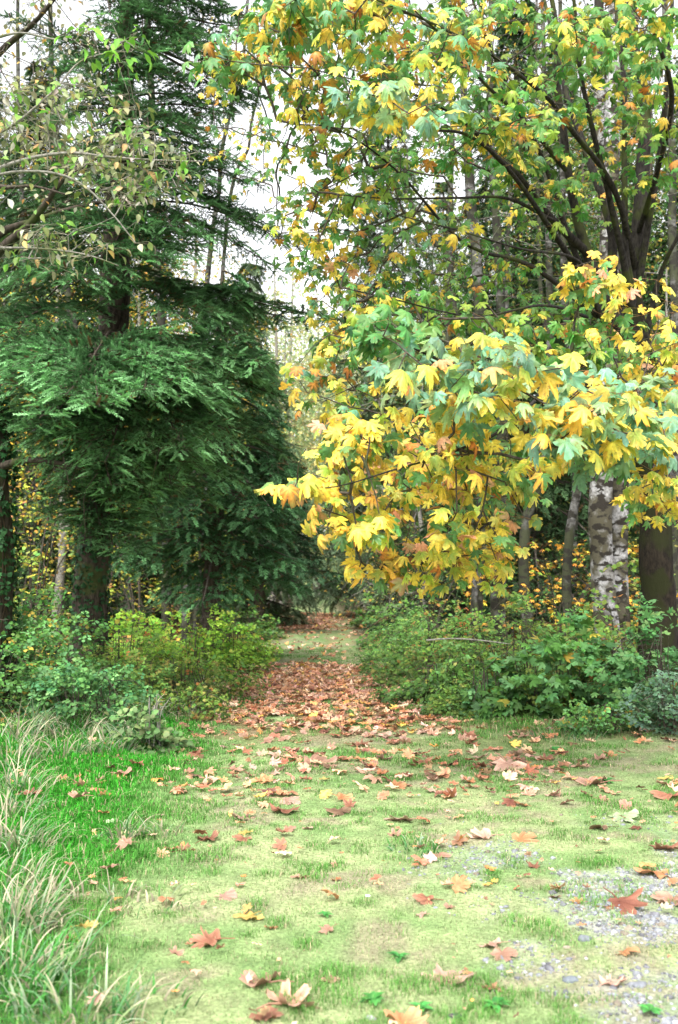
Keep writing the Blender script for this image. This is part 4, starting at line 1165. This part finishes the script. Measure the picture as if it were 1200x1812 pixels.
def decid(name, base, trunk, crowns, seed, label, pal, bark, leaf=(.05, .08), per=8, spread=.3, group=None, tr0=.004, tms=LS, lumpy=.06, rmax=.06, mat=None):
    """trunk: list of polylines of (x,y,z,r) relative to base; crowns: list of (n, cx,cy,cz, rx,ry,rz)"""
    r = R(seed); base = np.array(base, float)
    root = empty(name, base, label, 'tree', group); nodes = []
    for i, pl in enumerate(trunk):
        pl = np.array(pl, float); S = smooth_path(pl, max(8, int(np.linalg.norm(np.diff(pl[:, :3], axis=0), axis=1).sum() / .35)))
        mb = MB(); rr = np.maximum(S[:, 3], .008) * (1 + (.4 * np.exp(-np.maximum(S[:, 2], 0) / .25) if i == 0 else 0))
        q = S[:, :3] + base + (np.stack([vnoise(np.arange(len(S)), np.full(len(S), seed + k * 5.), 3.5, 2) - .5 for k in range(3)], 1)) * .10 * np.array([1, 1, .3])
        tube(mb, q, rr, 9, (1, 1, 1), lumpy, seed + i); mb.build('trunk' if i == 0 else 'stem', bark, root, smooth=True, origin=base)
        nodes.append(q[len(q) // 3:])
    nodes = np.concatenate(nodes)
    T = []
    for (n, cx, cy, cz, rx, ry, rz) in crowns:
        d = rdir(r, n) * (r.random(n) ** .4)[:, None]; T.append(base + np.array([cx, cy, cz]) + d * np.array([rx, ry, rz]))
    T = np.concatenate(T)
    X, par, w, idx, tips = colonize(nodes, T, r, .5, noise=.08)
    tw = MB(); twig_mesh(tw, X, par, w, idx, tr0, .5, rmax, 3); tw.build('branches', bark if bark not in (M_BARKA, M_BARKB) else M_TWIG, root, origin=base)
    k = per; n = len(T) * k; b = np.repeat(T, k, 0); pos = b + rdir(r, n) * (spread * r.random(n) ** .6)[:, None]
    tip = nrm(rdir(r, n, -1, .2)); nor = nrm(np.array([0, -.2, 1.]) + .6 * r.standard_normal((n, 3))); c1, c2 = pick(r, pal, n, .2)
    cr = MB(); scatter(cr, tms, pos, tip, nor, r.uniform(*leaf, n), c1, c2, seed); cr.build('crown', mat or M_FAR, root, origin=base)
    return root


PALD = [(4, (.06, .14, .035), (.08, .18, .04)), (2.5, (.14, .22, .05), (.18, .26, .05)), (1.5, (.30, .30, .08), (.34, .3, .08)), (.5, (.5, .34, .06), (.5, .3, .06))]
PALY = [(3, (.55, .42, .06), (.6, .42, .06)), (2.5, (.3, .36, .06), (.36, .38, .06)), (1.2, (.5, .26, .06), (.5, .26, .06)), (1.5, (.12, .22, .05), (.14, .24, .05))]
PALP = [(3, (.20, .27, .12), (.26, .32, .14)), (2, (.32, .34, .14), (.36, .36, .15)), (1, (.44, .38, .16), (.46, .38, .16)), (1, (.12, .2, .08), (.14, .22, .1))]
PALU = [(3, (.28, .34, .05), (.36, .40, .06)), (2, (.5, .42, .06), (.5, .4, .06)), (1.5, (.1, .2, .04), (.12, .22, .05)), (.8, (.36, .17, .06), (.36, .17, .06))]


def px_trunk(pts, d, base):
    """photo-measured stems of one tree standing at depth d"""
    out = []
    for (px, py, w) in pts:
        p = P(px, py, d) - np.array(base); out.append([p[0], p[1] * 0 + (P(px, py, d)[1] - base[1]), p[2], w / FPX * d / 2])
    out[0][2] = -.1; return out


def alder(px_pts, d, seed, label, crowns=((60, 0, 0, 9.5, 2.2, 2.2, 3.5),), group=None, pal=PALD, extra=()):
    if d > 16.5: px_pts = [(a, b, c * .85) for a, b, c in px_pts]
    p0 = P(px_pts[0][0], px_pts[0][1], d); base = (p0[0], p0[1], float(hgt(p0[0], p0[1])))
    tr = [px_trunk(px_pts, d, base)] + [px_trunk(e, d, base) for e in extra]
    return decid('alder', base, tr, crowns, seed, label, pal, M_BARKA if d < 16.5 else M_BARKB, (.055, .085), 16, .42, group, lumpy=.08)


alder([(1076, 1140, 44), (1070, 1000, 40), (1066, 900, 40), (1072, 760, 38), (1082, 600, 34), (1080, 420, 30), (1086, 200, 27), (1092, 0, 22), (1096, -260, 14)], 15.5, 801, 'thick grey alder, left stem of the touching pair beside the maple trunk')
alder([(1092, 1140, 42), (1096, 980, 38), (1098, 860, 38), (1094, 740, 36), (1102, 620, 30), (1092, 480, 26), (1070, 240, 22), (1064, 0, 17), (1060, -200, 10)], 15.9, 802, 'grey alder with black scars, right stem of the touching pair')
alder([(1000, 1090, 20), (1008, 1000, 20), (1020, 860, 18), (1010, 720, 17), (1002, 500, 14), (998, 200, 10), (990, -100, 7)], 17, 803, 'slim alder just left of the touching pair', ((30, 0, 0, 8, 1.8, 1.5, 3),))
alder([(935, 1080, 24), (930, 980, 22), (950, 860, 22), (968, 760, 19), (975, 600, 16), (970, 300, 12), (960, -50, 8)], 18, 804, 'leaning alder behind the low yellow maple leaves', ((40, 0, 0, 9, 2, 2, 3),))
alder([(872, 1070, 22), (882, 920, 21), (888, 760, 20), (884, 600, 18), (880, 440, 18), (872, 300, 15), (868, 100, 12), (866, -80, 8)], 20, 805, 'upright pale alder, right one of two in the middle distance', ((50, 0, 0, 10, 2, 2, 4),), extra=([(880, 430, 9), (905, 330, 7), (925, 230, 5), (940, 100, 3)],))
alder([(838, 1070, 26), (852, 900, 24), (860, 740, 24), (850, 600, 24), (838, 450, 22), (828, 320, 20), (822, 160, 15), (818, -40, 10)], 19, 806, 'upright pale alder, left one of two in the middle distance', ((50, 0, 0, 10, 2.4, 2, 4),), extra=([(846, 620, 9), (800, 500, 8), (770, 430, 7), (720, 350, 5), (690, 280, 3)],))
alder([(775, 1065, 16), (782, 900, 15), (790, 700, 14), (794, 500, 15), (796, 420, 14), (800, 250, 10), (790, 0, 7)], 24, 807, 'slim shadowed alder left of the upright pale pair', ((60, 0, 0, 11, 2.4, 2.4, 5),))
alder([(1010, 1075, 14), (1018, 950, 13), (1012, 800, 12), (960, 560, 9), (950, 300, 7), (950, 0, 5)], 22, 808, 'thin dark spotted alder stem behind the slim alder', ((30, 0, 0, 10, 2, 2, 4),))
alder([(1195, 1080, 26), (1188, 900, 24), (1196, 700, 22), (1190, 400, 18), (1180, 100, 13), (1180, -200, 8)], 20, 809, 'pale alder at the right edge behind the maple', ((50, 0, 0, 10, 2.4, 2.4, 4),))
# slim alders behind the fir on the left
alder([(150, 1060, 20), (150, 800, 18), (128, 560, 17), (110, 380, 15), (95, 200, 12), (90, -60, 8)], 22, 811, 'slim alder behind the fir left of its trunk', ((60, 0, 0, 10, 2.4, 2.4, 4),), pal=PALY)
alder([(300, 1060, 20), (290, 700, 18), (275, 400, 17), (268, 200, 15), (262, 40, 14), (255, -80, 10)], 21, 812, 'pale alder stem right of the fir trunk', ((50, 0, 0, 11, 2, 2, 4),), pal=PALY)
alder([(330, 1060, 14), (345, 700, 12), (368, 500, 11), (390, 300, 9), (430, 100, 7), (445, -60, 5)], 24, 813, 'thin alder leaning right toward the sky gap', ((40, 0, 0, 9, 2, 2, 4),), pal=PALY, extra=([(350, 650, 8), (400, 420, 7), (440, 250, 5), (480, 80, 3)],))
alder([(60, 1060, 16), (62, 800, 14), (45, 560, 13), (40, 300, 10), (30, 0, 7)], 26, 814, 'grey alder behind the black limbs at the left', ((60, 0, 0, 12, 2.6, 2.6, 5),), pal=PALY)

# prototypes for the deeper wood
pw = decid('woodland_tree', gr(at_px(1150, 30), 30), [[(0, 0, -.1, .17), (.2, 0, 4, .14), (.1, .2, 9, .10), (.3, 0, 15, .05), (.3, 0, 19, .01)], [(.1, 0, 4.5, .08), (1.2, .4, 8, .05), (1.8, .5, 11, .02)]],
           [(300, .2, 0, 11, 3.4, 3.4, 7.5), (90, 0, 0, 4.5, 3.2, 3, 2.8)], 850, 'broadleaved tree deep in the wood', PALD, M_TWIGD, (.09, .15), 24, .7, 'broadleaved trees deep in the wood')
py_ = decid('woodland_tree', gr(at_px(330, 31), 31), [[(0, 0, -.1, .15), (-.2, 0, 4, .12), (.1, .2, 8, .08), (.2, 0, 13, .03)], [(-.1, 0, 3, .07), (-1.2, .4, 6, .05), (-1.9, .5, 9, .02)]],
            [(190, 0, 0, 7, 3, 3, 5.5)], 851, 'yellow leaved tree deep in the wood', PALY, M_TWIG, (.09, .15), 20, .6, 'yellow leaved trees deep in the wood')
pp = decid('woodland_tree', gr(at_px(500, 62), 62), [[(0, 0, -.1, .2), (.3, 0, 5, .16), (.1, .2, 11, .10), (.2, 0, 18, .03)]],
           [(300, 0, 0, 9, 4.2, 4, 8)], 852, 'pale hazy tree far beyond the end of the path', PALP, M_TWIG, (.13, .22), 20, .9, mat=mat_leaf('pale distant leaf', .35, .7, .08, 1.2, .25, objvar=.15, gain=1.5), group='pale trees beyond the end of the path')  # distance haze and its brightness are put into these leaf colours
k = 0
for (px, d, s) in [(60, 36, 1.05), (200, 33, .9), (20, 48, 1.1), (-80, 30, 1), (1030, 28, .9), (880, 34, 1.0), (1250, 34, 1.1), (970, 44, 1.1), (1120, 48, 1.2), (780, 46, 1.), (140, 55, 1.2), (1210, 60, 1.3), (900, 64, 1.3),
                   (300, 60, 1.2), (1040, 70, 1.4), (-30, 65, 1.3), (740, 36, .6)]:
    copy_tree(pw, gr(at_px(px, d), d), k * 1.7, s); k += 1
for (px, d, s) in [(100, 24, .75), (230, 27, .8), (410, 40, .8), (150, 42, 1.1), (0, 30, .9), (1180, 26, .75), (380, 29, .7)]:
    copy_tree(py_, gr(at_px(px, d), d), k * 1.7, s); k += 1
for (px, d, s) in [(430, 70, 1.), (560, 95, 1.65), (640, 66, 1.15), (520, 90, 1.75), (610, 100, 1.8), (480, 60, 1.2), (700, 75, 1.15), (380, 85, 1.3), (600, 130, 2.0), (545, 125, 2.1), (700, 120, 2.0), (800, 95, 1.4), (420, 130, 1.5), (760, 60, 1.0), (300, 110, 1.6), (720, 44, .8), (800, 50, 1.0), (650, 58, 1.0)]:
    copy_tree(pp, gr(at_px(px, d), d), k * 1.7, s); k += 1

# low understorey: young maples with layered yellow leaves, hazels with yellow-green leaves
def under(px, py, d, rx, h, seed, label, pal, group=None, n=70, leaf=(.06, .1), tms=None, per=7, flat=.12):
    r = R(seed); x = at_px(px, d); b = np.array(gr(x, d)); root = empty('understorey_shrub', b, label, 'shrub', group)
    mb = MB(); nodes = []
    for i in range(6):
        a = r.random() * 6.3; S = smooth_path([b, b + [.25 * rx * math.cos(a), .2 * rx * math.sin(a), h * .5], b + [.7 * rx * math.cos(a), .6 * rx * math.sin(a), h * r.uniform(.75, 1)]], 9)
        tube(mb, S, np.linspace(.018, .005, 9), 5, (1, 1, 1)); nodes.append(S[2:])
    nodes = np.concatenate(nodes)
    T = b + np.stack([r.uniform(-1, 1, n) * rx, r.uniform(-1, 1, n) * rx, h * (.2 + .85 * r.random(n))], 1)
    X, par, w, idx, tips = colonize(nodes, T, r, .3, noise=.08); twig_mesh(mb, X, par, w, idx, .003, .45, .02, 3)
    mb.build('stems', M_TWIGD, root, origin=b)
    k = per; N = n * k; pos = np.repeat(T, k, 0) + rdir(r, N) * np.array([.32, .32, flat]) * r.random((N, 1)) ** .5
    c1, c2 = pick(r, pal, N, .2); cr = MB()
    scatter(cr, tms or MC, pos, rdir(r, N, -.5, .1), nrm(np.array([0, -.25, 1.]) + .3 * r.standard_normal((N, 3))), r.uniform(*leaf, N), c1, c2, seed)
    cr.build('leaves', M_LEAF, root, origin=b); return root


ua = under(990, 940, 19, 1.7, 2.1, 871, 'young maple with flat layers of yellow leaves between the alder trunks', PUND, n=60)
ub = under(60, 900, 17, 1.8, 3.4, 872, 'yellow green thicket behind the fir trunk at the left', PALU, n=110, leaf=(.05, .08), tms=LS + MC[:2])
uc = under(760, 1000, 22, 2.0, 2.4, 873, 'dull green thicket behind the low yellow leaves', PALD, n=110, leaf=(.06, .1), tms=LS)
k = 0
for base, px, d, s in [(ua, 1130, 22, 1.0), (ua, 900, 24, .9), (ua, 1080, 27, 1.3), (ub, 250, 20, .9), (ub, -20, 21, 1.2), (ub, 180, 24, 1.3), (uc, 850, 27, 1.2), (uc, 1000, 30, 1.5), (uc, 1160, 31, 1.6), (uc, 80, 30, 1.7), (uc, 260, 32, 1.5),
                       (uc, 690, 34, 1.1), (uc, 1240, 24, 1.3), (uc, -60, 26, 1.4), (ub, 330, 27, 1.0), (uc, 1090, 19, .9), (uc, 760, 40, 1.6), (uc, 920, 42, 2.), (uc, 1080, 44, 2.), (uc, 1200, 45, 2.), (uc, 30, 40, 2.), (uc, 170, 44, 2.), (uc, 340, 44, 1.8), (uc, 430, 50, 1.2), (uc, 800, 58, 2.), (uc, 655, 60, .9)]:
    copy_tree(base, gr(at_px(px, d), d), k * 1.1, s, 'leafy thicket deep in the wood between the trunks', 'thickets deep in the wood'); k += 1

# grey bare branches right of the path
r = R(880); b = np.array(gr(at_px(745, 25), 25))
dead = empty('bare_tree', b, 'bare grey branched tree beside the path behind the yellow leaves', 'tree')
mb = MB(); S = smooth_path([b, b + [.1, 0, 2], b + [-.1, 0, 4.2], b + [.1, 0, 6.8]], 16); tube(mb, S, np.linspace(.1, .015, 16), 7); mb.build('trunk', M_TWIG, dead, smooth=True, origin=b)
T = b + np.stack([r.uniform(-2.2, 1.6, 190), r.uniform(-1.6, 1.6, 190), r.uniform(.7, 6.2, 190)], 1)
X, par, w, idx, tips = colonize(S[2:], T, r, .3, noise=.1, sag=-.05); mb = MB(); twig_mesh(mb, X, par, w, idx, .005, .5, .03, 3); mb.build('branches', M_TWIG, dead, origin=b)

# far wood closing the horizon
r = R(890); mb = MB(); n = 26000
a = r.uniform(-.62, .62, n); d = r.uniform(95, 150, n); x = d * np.tan(a); z = 24 * r.random(n) ** 1.2 * (.65 + .5 * vnoise(x, d * 0, 9, 6))
kp = np.abs(x - path_x(d)) > 3.5; kp |= z < 7; x, d, z = x[kp], d[kp], z[kp]; n = len(x)
c1, c2 = pick(r, [(3, (.12, .17, .08), (.14, .2, .09)), (2, (.2, .24, .1), (.22, .26, .1)), (1, (.3, .28, .1), (.3, .26, .1))], n, .25)
scatter(mb, LS, np.stack([x, d, z], 1), rdir(r, n, -1, .2), nrm(np.array([0, -.7, .6]) + .4 * r.standard_normal((n, 3))), r.uniform(1.1, 2.1, n), c1, c2, 2)
tag(mb.build('far_wood', M_FAR), 'distant mass of woodland closing the view behind the trees', 'woodland', kind='stuff')

# ------------------------------------------------------------------ shrubs along the track
TRI = [leaf_tri(i) for i in range(2)]
OV = [leaf_oval(.55, .3, .2), leaf_oval(.7, .2, .1)]
BR = [(3, (.12, .26, .05), (.15, .3, .06)), (1.5, (.14, .27, .09), (.16, .3, .1)), (.4, (.3, .34, .08), (.3, .3, .08))]
BRD = [(3, (.10, .24, .05), (.12, .27, .06)), (2, (.13, .30, .10), (.15, .33, .12)), (.25, (.4, .34, .06), (.4, .3, .06))]
BRL = [(4, (.34, .58, .07), (.40, .64, .08)), (2, (.18, .42, .06), (.22, .46, .07)), (.6, (.45, .45, .07), (.5, .45, .08))]
BRO = [(3, (.2, .32, .06), (.25, .36, .07)), (2, (.11, .23, .05), (.12, .25, .06)), (1, (.3, .3, .08), (.3, .24, .07)), (.3, (.4, .16, .05), (.4, .18, .06))]


def shrub(px, d, rx, ry, h, n, leaf, pal, tms, seed, label, name='bramble_bush', cat='bush', group=None, stems=14, bark=None, low=.1, lean=(0, 0)):
    r = R(seed); x = at_px(px, d); b = np.array(gr(x, d))
    root = empty(name, b, label, cat, group); sm = MB()
    # clumps over a dome
    m = max(8, n // 14)
    u = rdir(r, m, low, 1) * (r.random(m) ** .28)[:, None]
    hv = .9 + .9 * (vnoise(u[:, 0] * rx + x, u[:, 1] * ry + d, .5, seed % 50) - .5) * 2
    C = b + u * np.array([rx, ry, h]) * np.stack([np.ones(m), np.ones(m), hv], 1)
    for i in range(stems):
        a = r.random() * 6.3; q = r.uniform(.2, .95)
        e = b + np.array([rx * q * math.cos(a), ry * q * math.sin(a), h * math.sqrt(max(.1, 1 - q * q)) * r.uniform(.8, 1.25)])
        f = b + np.array([rx * .5 * q * math.cos(a), ry * .5 * q * math.sin(a), h * r.uniform(.6, 1.0)])
        S = smooth_path([b + [rx * .3 * math.cos(a), ry * .3 * math.sin(a), 0], f, e], 8); tube(sm, S, np.linspace(.007, .003, 8), 4)
    near = C[np.argsort(r.random(m))[:m // 2]]
    st = near * .7 + b * .3; st[:, 2] = b[2] + (near[:, 2] - b[2]) * .35
    segs(sm, st, near, .0035, .002, 3)
    sm.build('stems', bark or M_TWIGD, root, origin=b)
    k = 14; N = m * k
    pos = np.repeat(C, k, 0) + rdir(r, N) * np.array([.2, .2, .09]) * (r.random((N, 1)) ** .5) * min(1.6, .6 + rx * .4)
    pos[:, 2] = np.maximum(pos[:, 2], b[2] + .03)
    outw = nrm(np.repeat(u, k, 0) * np.array([1, 1, .4]))
    tip = nrm(outw + .8 * rdir(r, N, -.6, .3)); nor = nrm(outw * .5 + np.array([0, -.35, 1.]) + .35 * r.standard_normal((N, 3)))
    c1, c2 = pick(r, pal, N, .2)
    dep = np.clip((pos[:, 2:3] - b[2]) / h, .1, 1) ** .4; c1 = c1 * dep; c2 = c2 * dep  # lower leaves darkened: shade inside the bush put into their colour
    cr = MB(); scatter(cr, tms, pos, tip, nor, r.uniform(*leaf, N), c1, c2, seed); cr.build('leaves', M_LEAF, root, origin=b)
    return root


# left side
shrub(300, 15.5, 1.3, 1.1, 1.15, 2600, (.05, .09), BRL, OV + TRI, 701, 'bright lime green bush in the middle right of the fir trunk', 'salmonberry_bush')
shrub(215, 14.2, .8, .7, .95, 1300, (.05, .08), BRL, OV + TRI, 702, 'lime green bush touching the right side of the fir trunk', 'salmonberry_bush')
shrub(390, 16.5, 1.0, .9, .95, 1500, (.05, .08), BRL, OV + TRI, 703, 'lime green bush closest to the path', 'salmonberry_bush')
shrub(330, 13, 1.1, .8, .55, 1500, (.04, .07), BRO, TRI + OV, 704, 'dull olive bramble below the lime green bushes')
shrub(225, 12.2, 1.0, .7, .6, 1500, (.05, .08), BRO, TRI, 705, 'bramble in front of the fir trunk')
shrub(70, 11.6, 1.2, .8, .85, 1900, (.06, .10), BRD, TRI, 706, 'dark blue green bramble at the left below the fir')
shrub(-40, 10.9, 1.1, .8, .95, 1500, (.06, .10), BRD, TRI, 707, 'dark bramble cut by the left edge')
shrub(160, 10.3, .8, .5, .55, 900, (.06, .09), [(2, (.12, .28, .09), (.16, .32, .1)), (1, (.07, .2, .08), (.09, .24, .09))], TRI, 708, 'mid green bramble spilling onto the left verge')
shrub(60, 13.5, 1.2, .9, 1.3, 1500, (.05, .08), BRO, OV + TRI, 709, 'tall olive bush left of the fir trunk')
shrub(270, 9.0, .30, .25, .50, 620, (.04, .065), [(2, (.14, .28, .09), (.18, .32, .11)), (1, (.22, .32, .12), (.26, .34, .14))], OV, 710, 'small light green sapling with purplish stems on the left verge', 'sapling', 'sapling', stems=6, low=-.1, bark=M_TWIG)
shrub(395, 20, 1.1, 1.2, .7, 1500, (.05, .08), BRO, OV, 711, 'low olive bush at the left path edge under the hemlocks')
shrub(430, 27, 1.2, 1.8, .7, 1400, (.06, .1), BR, OV, 712, 'green bush on the left path edge far along')
shrub(455, 36, 1.2, 2.5, .8, 1300, (.08, .13), BR, OV, 713, 'most distant green bush on the left path edge')
shrub(335, 11.2, .6, .6, .3, 700, (.035, .06), BRO, TRI + OV, 714, 'low weedy bramble at the left edge of the leaf carpet')
# right side
shrub(735, 16.5, 1.0, 1.2, .75, 2000, (.045, .075), BR, OV + TRI, 721, 'green bramble where the right path edge narrows')
shrub(715, 22, 1.0, 1.8, .75, 1700, (.055, .09), BR, OV, 722, 'green bush on the right path edge behind the brambles')
shrub(680, 31, 1.1, 2.5, .8, 1500, (.07, .12), BR, OV, 723, 'most distant green bush on the right path edge')
shrub(790, 14.6, 1.2, 1.0, 1.0, 2600, (.045, .075), BRO + BR[:1], OV + TRI, 724, 'wide olive green bramble under the lowest yellow leaves')
shrub(900, 13.2, 1.1, .9, .95, 2300, (.045, .08), BRO + BR[:2], OV + TRI, 725, 'olive bramble left of the alder pair')
shrub(790, 12.6, .9, .6, .5, 1500, (.045, .075), BR, TRI + OV, 726, 'low bramble along the right edge of the leaf carpet')
shrub(965, 11.3, .95, .6, .85, 1300, (.08, .12), BRD, MC + TRI, 727, 'dark bushy seedling with broad lobed leaves in front of the alders', 'maple_seedling')
shrub(860, 11.4, .7, .5, .55, 1000, (.05, .08), BR + BRO[:1], TRI, 728, 'small green bramble left of the broad leaved seedling')
shrub(1060, 11.8, 1.0, .7, .8, 1700, (.05, .08), BRO, TRI + OV, 729, 'twiggy olive bramble at the foot of the alder pair')
shrub(1175, 10.6, .9, .6, .95, 1500, (.06, .095), [(3, (.10, .26, .09), (.13, .3, .1)), (1, (.16, .34, .1), (.2, .36, .12))], TRI + MC[:2], 730, 'bright green bramble at the right edge below the maple trunk')
shrub(1190, 9.7, .55, .4, .55, 700, (.05, .08), [(3, (.14, .26, .16), (.2, .32, .2)), (1, (.1, .22, .1), (.14, .28, .12))], TRI, 731, 'pale bluish bramble hanging over dead grass at the right edge')
shrub(1120, 14, 1.2, .9, 1.1, 1400, (.05, .08), BRO, OV, 732, 'shaded bush between maple trunk and alder pair')
shrub(980, 16, 1.5, 1.1, 1.2, 1600, (.05, .08), BRO, OV, 733, 'shaded thicket behind the right hand brambles')
shrub(1060, 10.0, .4, .35, .25, 300, (.05, .08), BRD, TRI, 734, 'low bluish green bramble sprig on the right grass edge')
# weeds and seedlings knitting the bushes to the grass
r = R(740); mb = MB(); n = 95000
yy = 8.6 + 13 * r.random(n) ** 1.2; xx = (r.random(n) * 2 - 1) * (.36 * yy + .6)
ins = g_mask(xx, yy)[1]; oo = np.abs(xx - path_x(yy))
kp = (ins < .97) & (r.random(n) < np.clip(1.5 - .45 * np.maximum(oo - 1.5, 0), .25, 1)) & (vnoise(xx, yy, .35, 66) + .4 * r.random(n) > .5); xx, yy, ins = xx[kp], yy[kp], ins[kp]; n = len(xx)
hh = (.03 + .40 * vnoise(xx, yy, .6, 67) * (1 - ins) ** .8) * r.random(n) ** .6
c1, c2 = pick(r, [(3, (.10, .25, .05), (.13, .3, .07)), (2, (.2, .36, .07), (.24, .4, .09)), (1, (.07, .17, .06), (.09, .2, .08)), (.5, (.36, .32, .12), (.34, .24, .1))], n, .22)
scatter(mb, OV + TRI + [leaf_oval(.15, .6, .3)], np.stack([xx, yy, hgt(xx, yy) + hh], 1), rdir(r, n, -.3, .8), nrm(np.array([0, -.4, 1.]) + .45 * r.standard_normal((n, 3))), r.uniform(.025, .06, n), c1, c2, 8)
tag(mb.build('ground_cover', M_LEAF), 'low weeds, seedlings and ivy covering the ground along the feet of the bushes', 'ground cover', kind='stuff')
# stick in the right brambles
p = [P(755, 1133, 12.1), P(800, 1130, 12.1), P(850, 1133, 12.0), P(905, 1140, 12.0)]
mb = MB(); tube(mb, smooth_path(p, 10), np.linspace(.012, .006, 10), 5, (1.3, 1.3, 1.3)); tag(mb.build('stick', M_TWIG, smooth=True, origin=p[0]), 'long pale dead stick lying in the right hand brambles', 'stick')

# ------------------------------------------------------------------ light and sky
w = bpy.data.worlds.new('World'); SC.world = w; w.use_nodes = True
nt = w.node_tree; nt.nodes.clear(); N = nt.nodes.new
EL, AZ = radians(52), radians(200)
sky = N('ShaderNodeTexSky'); sky.sky_type = 'NISHITA'; sky.sun_disc = False
sky.sun_elevation = EL; sky.sun_rotation = AZ; sky.air_density = 1; sky.dust_density = 4; sky.ozone_density = 1
hs = N('ShaderNodeHueSaturation'); hs.inputs['Saturation'].default_value = .10; hs.inputs['Value'].default_value = 3.5
bg = N('ShaderNodeBackground'); bg.inputs['Strength'].default_value = .15
ow = N('ShaderNodeOutputWorld')
lk(nt, sky.outputs[0], hs.inputs['Color']); lk(nt, hs.outputs[0], bg.inputs['Color']); lk(nt, bg.outputs[0], ow.inputs['Surface'])
sl = bpy.data.lights.new('sun', 'SUN'); sl.energy = 3.0; sl.angle = radians(22); sl.color = (1, .965, .92)
so = bpy.data.objects.new('sun', sl); COL.objects.link(so)
# sun_rotation is clockwise from +Y: direction to the sun
dv = Vector((math.sin(AZ) * math.cos(EL), math.cos(AZ) * math.cos(EL), math.sin(EL)))
so.rotation_euler = dv.to_track_quat('Z', 'Y').to_euler()

cam = bpy.data.cameras.new('camera'); co = bpy.data.objects.new('camera', cam); COL.objects.link(co)
cam.sensor_fit = 'VERTICAL'; cam.sensor_height = 36; cam.lens = 35; cam.clip_end = 2000; cam.clip_start = .05
co.location = (0, 0, CAMH); co.rotation_euler = (pi / 2 + TILT, 0, 0)
cam.dof.use_dof = True; cam.dof.focus_distance = 7.6; cam.dof.aperture_fstop = 2.8
SC.camera = co
SC.view_settings.view_transform = 'Standard'; SC.view_settings.look = 'None'; SC.view_settings.exposure = 0
SC.cycles.max_bounces = 6; SC.cycles.diffuse_bounces = 3; SC.cycles.transmission_bounces = 4; SC.cycles.glossy_bounces = 2
